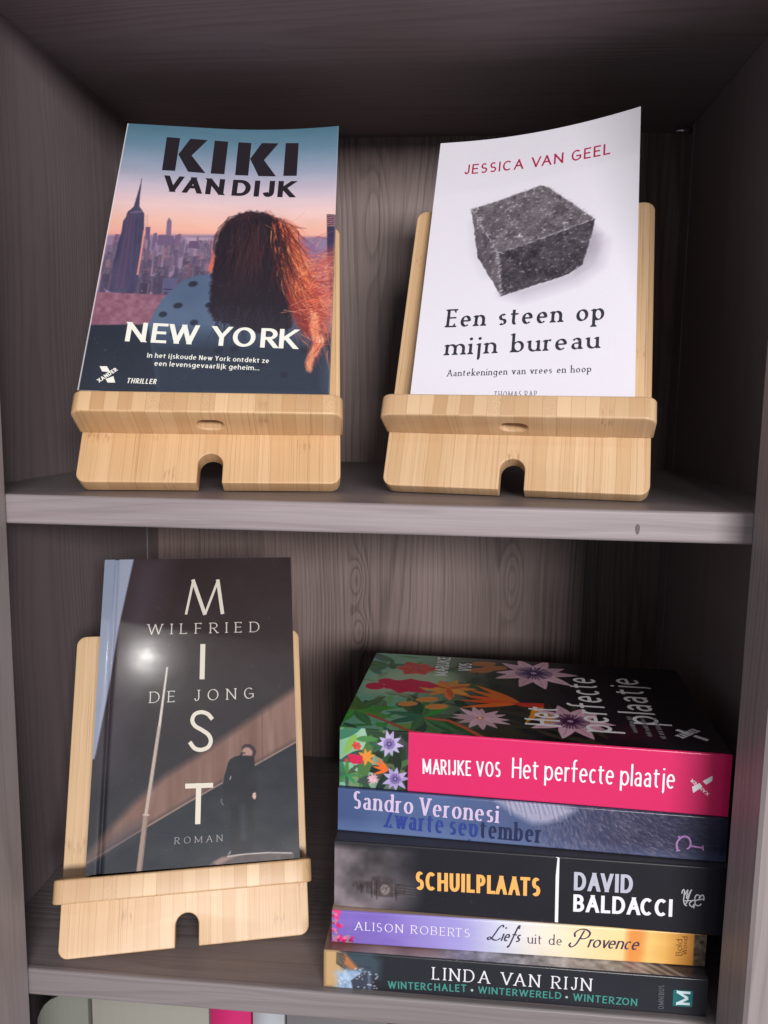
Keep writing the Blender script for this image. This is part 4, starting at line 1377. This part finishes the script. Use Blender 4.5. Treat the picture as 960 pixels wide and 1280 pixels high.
lettering('title_lettering', [(TEAL, set_text('WINTERCHALET', *[(35.6,2.4),(78.2,3.9),(36.0,6.8)], **bold)), (TEAL, set_text('WINTERWERELD', *[(84.5,3.8),(128.8,4.1),(84.6,7.9)], **bold)),
                              (TEAL, set_text('WINTERZON', *[(135.0,3.9),(168.5,3.6),(134.9,8.2)], **bold)), ((170, 190, 190), set_text('*', *[(80.6,3.8),(82.1,3.8),(80.5,8.0)], thick=.3)),
                              ((170, 190, 190), set_text('*', *[(130.9,4.2),(132.4,4.1),(130.8,8.3)], thick=.3)),
                              ((96, 98, 106), set_text('OMNIBUS', *[(182.4,3.0),(181.9,16.8),(179.5,3.1)], thick=.13, track=.22))], sE, E_bk)
lettering('publisher_mark', [((24, 104, 108), [[(186.7,14.6),(196.8,14.8),(196.9,5.4),(186.9,5.4)]])], sE, E_bk, lift=0.00006)
lettering('publisher_letter', [((206, 226, 232), set_text('M', *[(195.6,6.4),(195.5,14.3),(188.6,6.1)], thick=.2, thin=.2))], sE, E_bk, lift=0.00013)

# ---- lilac and gold romance
LD, hD = 201.5, 19.5
sp = Print(LD, hD - .25, 2.6, (150, 130, 196))
sp.gradient([(0, (126, 100, 186)), (30, (128, 108, 192)), (70, (160, 152, 214)), (92, (204, 208, 228)), (110, (232, 224, 216)), (135, (240, 220, 176)), (158, (244, 214, 150)), (162, (232, 168, 92)), (172, (240, 198, 118)), (190, (222, 156, 70)), (LD, (200, 130, 56))], axis=0)
sp.img += (sp.noise(22, 71, 3, .3) * 22)[..., None]
sp.poly([(160, -1), (168, -1), (170, 21), (161, 21)], (226, 142, 66), soft=2.2, alpha=.8)
sp.poly([(195.1,18.7),(205.7,18.2),(207.0,-0.6),(195.4,-0.2)], (92, 78, 66), soft=.5, tex=sp.noise(2.4, 73, 3) * 120)
for i in range(60):
    x, y = (q.uniform(-1, 5), q.uniform(6, 20)) if i < 26 else (q.uniform(0, 12), q.uniform(-1, 4.5))
    sp.ellipse((x, y), q.uniform(.6, 1.7), q.uniform(.5, 1.3), q.uniform(0, 180), q.choice([(206, 38, 110), (226, 60, 120), (160, 30, 86), (238, 110, 160), (150, 130, 150)]), soft=.2)
D_bk, sD, tD = lying_book('slim lilac-to-gold paperback, second from the bottom of the stack', 0.084, 0.0120, BOT + 0.0222, 0.0114, LD / 1000, hD / 1000, 0.130, sp, None, (176, 150, 130), COVER)
INKB = (66, 54, 84)
lettering('author_lettering', [((232, 228, 240), set_text('ALISON ROBERTS', *[(12.9,8.6),(75.9,8.7),(13.1,13.6)], thick=.10, thin=.05, serif=.07, track=.27, space=.5, pen=15))], sD, D_bk)
scr = dict(thick=.095, thin=.05, slant=.30, pen=25, xh=.46, asc=1.05, desc=.42, track=.05)
lettering('title_lettering', [(INKB, set_text('{ie[s', *[(84.6,7.8),(102.8,7.7),(85.0,17.3)], **scr)),
                              (INKB, set_text('uit de', *[(107.3,7.3),(125.6,7.4),(107.4,13.1)], thick=.10, thin=.045, serif=.05, xh=.62, track=.18, space=.5, pen=18)),
                              (INKB, set_text('}rovence', *[(129.4,7.2),(165.9,7.6),(129.8,17.5)], **scr))], sD, D_bk)
lettering('publisher_mark', [((96, 58, 40), set_text('Bold', *[(189.1,5.9),(188.9,15.4),(186.0,6.0)], thick=.10, thin=.05, serif=.05, pen=15, asc=1.0)),
                             ((96, 58, 40), set_text('Wood', *[(191.7,6.8),(191.4,17.2),(189.3,6.8)], thick=.11, thin=.06, serif=.05, pen=15, asc=1.1))], sD, D_bk)

# ---- black thriller with the clock tower
LC, hC = 210.5, 39.2
sp = Print(LC, hC - .25, 2.4, (29, 29, 36))
sp.img += (sp.noise(40, 81, 3) * 5)[..., None]
cl = sp.noise(20, 82, 4)
fade = np.clip(1 - (sp.x[None, :] - 22) / 26, 0, 1) * np.clip((39 - sp.y[:, None]) / 5, 0, 1)
g = np.clip(86 + cl * 170, 30, 190)
for ch, k in enumerate((1.0, .92, .96)):
    sp.img[..., ch] = sp.img[..., ch] * (1 - fade) + g * k * fade
sp.ellipse([(28.2,11.9),(28.2,11.9)][0], 14, 11, 0, (150, 140, 146), soft=7, alpha=.55)
TW = (66, 58, 60)
tower_px = [(10.1,13.8),(12.3,16.3),(14.7,16.7),(16.9,15.9),(20.5,17.3),(20.9,19.3),(23.6,20.0),(28.1,20.3),(33.5,19.5),(34.4,16.3),(39.2,16.1),(39.8,10.0),(34.5,9.3),(33.3,8.2),(23.7,7.9),(21.1,9.0),(17.4,9.7),(15.0,10.8),(12.3,11.1)]
sp.poly(tower_px, TW, soft=.9, alpha=.85, tex=sp.noise(2.2, 86, 3) * 46)
for i, (x0_, y0_, x1_, y1_) in enumerate(((162, 450, 164, 484), (190, 446, 192, 490), (208, 452, 210, 498), (238, 432, 240, 508), (246, 426, 248, 514), (262, 424, 264, 516), (340, 432, 342, 520), (352, 458, 354, 514))):
    a, b = [(4.1,15.1),(40.1,18.0)]
    kx = (b[0] - a[0]) / 300
    xa, xb, ya, yb = a[0] + (x0_ - 100) * kx, a[0] + (x1_ - 100) * kx, a[1] - (y0_ - 450) * kx, a[1] - (y1_ - 450) * kx
    sp.line([(xa, ya - 1), (xb, yb - 1)], .5, (34, 30, 34) if i % 2 else (112, 100, 100), soft=.2, alpha=.8)
for k in range(8):
    a, b = [(34.9,15.5),(35.0,10.1)]
    sp.line([(a[0], a[1] + (b[1] - a[1]) * k / 7), (a[0] + 10, a[1] + (b[1] - a[1]) * k / 7 - .6)], .35, (104, 92, 92) if k % 2 else (36, 32, 36), alpha=.8)
for k in range(6):
    a, b = [(24.1,18.7),(24.2,8.7)]
    sp.line([(a[0], a[1] + (b[1] - a[1]) * k / 5), (a[0] + 19, a[1] + (b[1] - a[1]) * k / 5 - 1.2)], .3, (46, 40, 44), alpha=.5)
fc = [(28.2,12.3),(28.2,12.3)][0]
sp.ellipse(fc, 2.5, 3.0, 0, (150, 138, 134), soft=.5, alpha=.8)
sp.ellipse((fc[0] - .3, fc[1] + .2), 1.7, 2.1, 0, (104, 92, 92), soft=.4, alpha=.8)
sp.line([fc, (fc[0] + 1.6, fc[1] + 1.5)], .4, (40, 36, 38))
sp.line([fc, (fc[0] - 1.2, fc[1] - 1.4)], .4, (190, 180, 176), alpha=.8)
C_bk, sC, tC = lying_book('thick black paperback with a clock tower on its spine, middle of the stack', 0.0892, 0.0128, BOT + 0.0222 + 0.0195, -0.0146, LC / 1000, hC / 1000, 0.138, sp, None, (58, 56, 62), MATT)
cond = dict(thick=.185, thin=.17, track=.11, xh=.72)
lettering('title_lettering', [((240, 178, 96), set_text('SCHUILPLAATS', *[(45.1,13.7),(112.3,15.3),(45.2,24.5)], **cond))], sC, C_bk)
lettering('author_lettering', [((186, 188, 204), set_text('DAVID', *[(129.9,20.3),(160.6,21.1),(129.8,30.9)], **cond)), ((234, 234, 240), set_text('BALDACCI', *[(130.1,8.1),(181.7,9.4),(129.8,18.1)], **cond)),
                               ((236, 236, 240), [[(119.8,38.6),(121.6,38.4),(122.4,1.0),(120.7,1.1)]])], sC, C_bk)
lettering('publisher_mark', [((196, 196, 204), strokes([spline_pts([(185.9,23.2),(186.1,24.6),(186.6,25.4),(187.1,24.7),(187.1,22.1),(187.0,19.5),(187.6,17.2),(188.7,16.4)]), spline_pts([(187.1,22.0),(188.2,24.5),(188.8,25.3),(188.6,23.6),(188.4,20.9),(188.8,21.0),(189.7,23.7),(190.4,25.3),(190.8,25.5)]),
                                                        spline_pts([(190.4,25.3),(189.5,21.7),(188.6,18.3),(187.9,16.8)]), spline_pts([(187.6,19.1),(190.2,19.4),(193.2,19.9),(197.1,21.0)]),
                                                        spline_pts([(191.2,19.3),(190.1,18.0),(190.5,16.7),(191.7,16.1),(192.5,17.5),(192.4,15.4)]), spline_pts([(192.6,19.9),(192.8,22.0),(193.7,23.0),(194.9,22.5),(194.9,20.8),(195.7,22.7),(196.6,23.1),(197.2,21.7),(197.2,20.2)]),
                                                        spline_pts([(193.0,20.0),(192.9,18.0),(193.9,17.0),(195.2,17.1),(196.0,18.0)])], .62))], sC, C_bk)

# ---- blue paperback with the animal's fur
LB, hB = 208.4, 25.5
sp = Print(LB, hB - .25, 2.6, (96, 112, 150))
sp.gradient([(0, (64, 84, 128)), (60, (76, 96, 140)), (110, (70, 82, 120)), (150, (50, 52, 80)), (LB, (34, 36, 58))], axis=0)
sp.img += (sp.noise(26, 91, 3) * 22)[..., None]
sp.poly([(-1, -1), (LB, -1), (LB, 3), (-1, 5)], (128, 146, 186), soft=4, alpha=.45)
for i in range(2600):
    x = q.uniform(104, 206)
    y = q.uniform(-2, 26)
    t = (x - 112) / 90
    a = math.radians(np.interp(t, [0, .25, .6, 1], [96, 118, 148, 170]) + q.gauss(0, 12))
    L = q.uniform(1.8, 4.6)
    b = q.choice([(176, 168, 196), (136, 132, 166), (60, 60, 88), (48, 48, 74), (206, 192, 206), (96, 96, 130)])
    f = min(1, max(0, (x - 104) / 14)) * (1 if x < 176 else max(.25, 1 - (x - 176) / 34))
    sp.line([(x, y), (x + math.cos(a) * L, y + math.sin(a) * L)], .30, [v * .80 for v in b], alpha=.7 * f, taper=.12)
sp.poly([(87.3,24.9),(97.5,26.0),(120.6,25.9),(129.8,23.3),(124.3,19.1),(115.3,14.5),(107.2,13.8),(97.8,18.0)], (168, 166, 190), soft=2.0, alpha=.85)
for k in range(26):
    a = [(91.8,24.0),(123.0,22.7)]
    t = k / 25
    x, y = a[0][0] + (a[1][0] - a[0][0]) * t, a[0][1] + (a[1][1] - a[0][1]) * t
    sp.line([(x, y + 2), (x + 2.4, y - 5 - 2 * math.sin(k))], .5, (190, 186, 206) if k % 2 else (92, 92, 122), alpha=.5)
B_bk, sB, tB = lying_book('blue paperback with grey animal fur along its spine, directly under the pink-spined book', 0.0883, 0.0201, BOT + 0.0222 + 0.0195 + 0.0392, -0.0424, LB / 1000, hB / 1000, 0.137, sp, None, (70, 80, 112), COVER)
did = dict(thick=.15, thin=.05, serif=.05, xh=.68, asc=1.02, desc=.28, pen=4, track=.15)
lettering('title_lettering', [((40, 62, 140), set_text('Zwarte sep', *[(26.4,4.5),(78.0,3.0),(27.5,15.5)], space=.32, **did)), ((30, 38, 78), set_text('tember', *[(79.3,3.0),(112.6,2.8),(79.7,13.7)], **did))], sB, B_bk, lift=0.0001)
lettering('author_lettering', [((206, 188, 218), set_text('Sandro Veronesi', *[(8.6,14.2),(88.9,12.5),(8.9,24.5)], space=.32, **did))], sB, B_bk, lift=0.0003)
lettering('publisher_mark', [((178, 130, 190), strokes([spline_pts([(183.6,5.3),(183.0,8.2),(183.7,11.0),(186.0,13.2),(188.5,12.9),(189.9,10.6),(189.7,7.8),(188.4,6.5)]), [(189.8,8.4),(192.5,8.1),(196.3,7.8)]], .95)
                              + strokes([[(183.0,5.0),(184.7,5.4)], [(196.2,8.9),(196.6,6.5)], [(183.6,13.2),(184.5,12.3)]], .8))], sB, B_bk)

# ---- top of the stack: pink spine, jungle cover
LA_, hA, dA = 207.6, 34.8, 137.0
sp = Print(LA_, hA - .25, 2.8, (214, 34, 98))
sp.img += (sp.noise(50, 101, 2) * 5)[..., None]
edge = [(38.1,32.2),(38.3,-5.0)][0][0]
sub_ = Print(edge, hA, 2.8, (134, 178, 152))
qs = random.Random(15)
sub_.gradient([(0, (120, 170, 140)), (14, (150, 190, 160)), (26, (96, 108, 92)), (edge, (52, 52, 56))], axis=0)
jungle(sub_, qs, 46, edge, 26)
sub_.flower([(27.7,27.1),(27.7,27.1)][0], 7.6, 10, 2.8, (190, 176, 216), (58, 40, 104), seed=1)
sub_.flower([(31.3,6.9),(31.3,6.9)][0], 7.4, 9, 2.8, (176, 160, 208), (58, 40, 104), seed=2)
sub_.flower([(18.9,5.9),(18.9,5.9)][0], 3.4, 10, 1.3, (216, 170, 186), (196, 110, 80), rays=False, seed=3)
sub_.flower([(9.6,24.6),(9.6,24.6)][0], 3.0, 6, 2.4, (206, 74, 62), (130, 30, 40), rays=False, seed=4)
for a in (20, 60, 100, 150, 210, 260, 320):
    sub_.petal([(15.1,18.3),(15.1,18.3)][0], a, 5.2, 2.0, (224, 140, 52))
for a in (150, 170, 200, 130):
    sub_.petal([(27.3,11.7),(27.3,11.7)][0], a, 9, 1.8, (226, 104, 40))
RB = (200, 28, 76)
c0 = [(3.8,15.9),(5.3,16.9),(8.3,19.7),(12.6,18.7),(12.4,14.9),(6.6,13.6)]
sub_.poly([(5.1,17.5),(7.7,19.7),(12.9,18.9),(13.2,14.6),(7.8,13.7),(5.6,15.0)], RB)
for p in [(3.8,15.6),(5.8,18.5)]:
    sub_.ellipse(p, 1.3, 1.2, 0, RB)
sub_.palm([(4.2,7.3),(4.2,7.3)][0], range(0, 360, 45), 9, (60, 110, 66), 5)
i1 = min(sp.nx, sub_.nx)
j1 = min(sp.ny, sub_.ny)
sp.img[:j1, :i1] = sub_.img[:j1, :i1]
tp = Print(LA_, dA, 2.2, (30, 26, 32))
tp.gradient([(0, (112, 176, 150)), (26, (124, 178, 148)), (52, (104, 132, 104)), (82, (52, 56, 48)), (112, (34, 28, 34)), (LA_, (28, 23, 30))], axis=0)
tp.img += (tp.noise(30, 111, 3) * 18)[..., None]
qs = random.Random(23)
jungle(tp, qs, 120, 130, 74)
for i in range(26):
    tp.leaf((qs.uniform(90, 150), qs.uniform(-2, 40)), qs.uniform(100, 175), qs.uniform(20, 40), qs.uniform(3, 6), (58, 52, 40), False)
tp.poly([(1.1,75.4),(21.5,105.5),(54.1,102.4),(60.7,86.3),(27.4,56.3),(4.3,55.9)], (168, 188, 158), soft=7, alpha=.95)
tp.palm([(4.1,26.7),(4.1,26.7)][0], (20, 60, 100, 140, 200, 250, 300, 340), 30, (78, 136, 66), 7)
tp.palm([(43.9,23.8),(43.9,23.8)][0], (10, 50, 90, 130, 170, 215, 260, 320), 28, (64, 120, 70), 8)
tp.palm([(11.5,113.0),(11.5,113.0)][0], (160, 180, 200, 220, 250, 0), 22, (64, 116, 76), 9)
tp.line([(46.6,21.6),(59.1,20.0),(69.3,10.8),(80.2,-2.1)], 3.0, (196, 92, 62), soft=.5)
tp.line([(12.6,21.5),(25.3,12.3),(36.2,3.4),(46.2,-0.8)], 2.6, (176, 88, 62), soft=.5)
tp.leaf([(41.1,26.6),(41.1,26.6)][0], 100, 26, 8, (40, 84, 56))
tp.flower([(31.7,107.4),(31.7,107.4)][0], 15, 6, 12, (206, 66, 58), (120, 24, 40), rays=False, seed=6)
for a in (5, 40, 75, 115, 150, 190, 230, 275, 320):
    tp.petal([(55.9,72.4),(55.9,72.4)][0], a, qs.uniform(15, 21), 7, (222 + qs.uniform(-20, 16), 136 + qs.uniform(-20, 24), 62))
for a in (30, 160, 280):
    tp.petal([(55.9,72.4),(55.9,72.4)][0], a, 16, 4, (196, 92, 40))
# the running couple, a flat silhouette lying along the cover
body = [(15.1,71.7),(17.2,81.7),(24.3,82.2),(30.2,86.7),(36.9,83.6),(42.6,83.0),(50.1,76.2),(45.0,70.4),(36.6,72.1),(42.8,64.5),(49.6,64.2),(40.3,61.7),(30.8,62.3),(25.8,58.3),(19.4,65.7),(16.1,65.1)]
tp.poly(body, RB, soft=.3)
for p, r in zip([(9.2,68.6),(15.1,78.8)], (6.0, 5.4)):
    tp.ellipse(p, r, r * 1.05, 0, RB, soft=.3)
tp.line([(9.2,68.6),(17.5,69.4)], 4.4, RB)
for c, r in zip([(44.0,51.0),(33.1,41.8),(50.7,40.3)], (8, 7, 8)):
    tp.ellipse(c, r * .9, r * .55, 20, (216, 142, 74), soft=.3)
for c in [(75.2,111.8),(84.3,118.1),(76.7,126.1)]:
    tp.ellipse(c, 9, 5, 15, (176, 104, 52), soft=.3)
for a in (168, 182, 150, 200, 135):
    tp.petal([(100.1,54.6),(100.1,54.6)][0], a, 38, 6, (224 + qs.uniform(-14, 14), 96 + qs.uniform(-20, 20), 36))
tp.poly([(93.7,54.9),(114.5,57.2),(114.1,50.0),(101.3,49.1)], (206, 54, 44), soft=.4)
tp.poly([(107.1,50.5),(114.1,50.0),(110.9,37.4),(101.7,22.8),(105.3,36.4)], (236, 150, 46), soft=.3)
tp.flower([(76.7,27.0),(76.7,27.0)][0], 17, 13, 5.2, (220, 176, 190), (206, 120, 84), rays=False, seed=11)
tp.flower([(110.6,112.3),(110.6,112.3)][0], 29, 10, 10.5, (222, 176, 194), (58, 32, 84), seed=12)
tp.flower([(127.8,31.3),(127.8,31.3)][0], 25, 10, 9.5, (226, 178, 196), (70, 30, 70), seed=13)
for c in [(115.1,38.2),(115.1,28.4),(116.3,32.5)]:
    tp.ellipse(c, 3, 2.4, 0, (206, 146, 66), soft=.3)
tp.poly([(150, 6), (172, 10), (186, 30), (160, 34), (146, 20)], (84, 26, 44), soft=7, alpha=.5)
A_bk, sA, tA = lying_book('pink-spined paperback with a jungle flower cover, topmost of the stack', 0.0883, 0.0212, BOT + 0.0222 + 0.0195 + 0.0392 + 0.0255, -0.0501, LA_ / 1000, hA / 1000, dA / 1000, sp, tp, (60, 60, 58), COVER)
WH = (244, 240, 244)
lettering('author_lettering', [(WH, set_text('MARIJKE VOS', *[(46.6,11.2),(89.0,12.7),(46.8,19.9)], thick=.115, thin=.10, track=.13, space=.40))], sA, A_bk)
lettering('title_lettering', [(WH, set_text('Het perfecte plaatje', *[(95.0,12.8),(179.8,13.7),(95.1,24.4)], thick=.088, thin=.080, track=.10, space=.34, xh=.70, desc=.26))], sA, A_bk)
lettering('publisher_mark', [(WH, [[(188.5,15.6),(192.2,18.0),(193.8,16.0),(189.3,12.2)], [(193.6,19.1),(198.4,22.6),(198.4,19.7),(195.5,17.3)]]),
                             (WH, set_text('XANDER', *[(197.6,12.5),(188.4,20.1),(198.5,14.0)], thick=.24, thin=.2, track=.14))], sA, A_bk)
CW = (250, 247, 250)


def cover_line(txt, base_x, y0, y1, cap, rgb, **kw):
    """a line on the top cover that reads away from the spine, letters' heads towards the book's head (left)"""
    return (rgb, set_text(txt, (base_x, y0), (base_x, y1), (base_x - cap, y0), **kw))


lettering('cover_author_lettering', [cover_line('MARIJKE', 53.5, 96, 137 - 2, 9, CW, thick=.13, track=.16), cover_line('VOS', 69, 108, 124, 9, CW, thick=.13, track=.16)], tA, A_bk)
lettering('cover_title_lettering', [cover_line('Het', 122, 22, 50, 20, CW, thick=.11, xh=.72), cover_line('perfecte', 150, 18, 108, 20, CW, thick=.11, xh=.72), cover_line('plaatje', 178, 34, 112, 20, CW, thick=.11, xh=.72)], tA, A_bk)
qs = random.Random(31)
ticks = []
for bx in (163.5, 170.5, 177.5):
    y = 2 if bx > 170 else 5
    y = {163.5: 21, 170.5: 17, 177.5: 15}[bx]
    while y < 44:
        L = qs.uniform(.7, 1.6)
        ticks.append([(bx, y), (bx, y + L), (bx - qs.choice((2.2, 3.2)), y + L), (bx - 2.2, y)])
        y += L + (.7 if qs.random() < .8 else 1.8)
lettering('cover_tagline_marks', [((150, 146, 152), ticks)], tA, A_bk)
lettering('cover_publisher_mark', [(CW, set_text('XANDER', (186.5, 17), (198.5, 29), (183, 20.5), thick=.24, thin=.2, track=.14)), (CW, strokes([[(186, 28.5), (190.5, 24.6)], [(194, 21.5), (199, 17)]], 3.0))], tA, A_bk)

# ---------------------------------------------------------------- books in the compartment below, their spines just under the lower shelf's edge
def upright_book(label, x0, x1, top, front, depth, rgb, round_r=0.0, lean=0.0, band=None):
    w, h = x1 - x0, top - (Z0 + 0.0185)
    bk = thing('upright_book', label, 'book', Matrix.Translation(((x0 + x1) / 2, front, Z0 + 0.0183)) @ Matrix.Rotation(lean, 4, 'Y'), 'books standing below the lower shelf')
    mat = plain('cloth_spine', rgb, 0.6)
    n = 10
    prof = []
    for i in range(n + 1):                                  # gently rounded spine in plan
        t = -1 + 2 * i / n
        prof.append((t * w / 2 * 0.985, 0.004 * t * t))
    if round_r:
        zs = [0] + [h - round_r + round_r * math.sin(a) for a in np.linspace(0, math.pi / 2, 8)]
        sh = [0] + [round_r * (1 - math.cos(a)) for a in np.linspace(0, math.pi / 2, 8)]
    else:
        zs, sh = [0, h], [0, 0]
    V = []
    for z, s in zip(zs, sh):
        ring = [(max(x, -w / 2 + s), y, z) for x, y in prof] + [(w / 2, 0.008, z), (w / 2, depth, z), (-w / 2 + s, depth, z), (-w / 2 + s, 0.008, z)]
        V += ring
    m = len(prof) + 4
    F = [tuple(range(m))[::-1], tuple(range(m * (len(zs) - 1), m * len(zs)))]
    for k in range(len(zs) - 1):
        F += [(k * m + i, k * m + (i + 1) % m, (k + 1) * m + (i + 1) % m, (k + 1) * m + i) for i in range(m)]
    fix_normals(mesh_object('cover', V, F, mat, bk))
    box('page_block', (-w / 2 + 0.0025, 0.012, h + 0.0001), (w / 2 - 0.0025, depth - 0.002, h + 0.0006), paper('page_edges_upright', 'x'), bk)
    if band:
        P = [(x, y - 0.0002, z) for z in (band[0], band[1]) for x, y in prof]
        k = len(prof)
        mesh_object('spine_label', P, [(i, i + 1, i + 1 + k, i + k) for i in range(k - 1)], plain('spine_label', band[2], 0.5), bk)
    return bk


upright_book('thick grey-green book with a rounded top corner, leftmost below the lower shelf', -0.1925, -0.1605, -0.2905, 0.010, 0.16, (116, 118, 110), 0.028)
upright_book('broad pale grey-beige book directly left of the pink one below the lower shelf', -0.1596, -0.0886, -0.2893, 0.012, 0.15, (146, 144, 134))
upright_book('bright pink book standing below the lower shelf', -0.0882, -0.0640, -0.2880, 0.012, 0.14, (190, 24, 98))
upright_book('pale grey-white slim book right of the pink one below the lower shelf', -0.0632, -0.0445, -0.2895, 0.012, 0.14, (168, 172, 178))
upright_book('grey book right of the pale slim one below the lower shelf', -0.0437, 0.0150, -0.2895, 0.012, 0.14, (110, 106, 108))


# ---------------------------------------------------------------- finish
scene.render.resolution_x, scene.render.resolution_y = 768, 1024
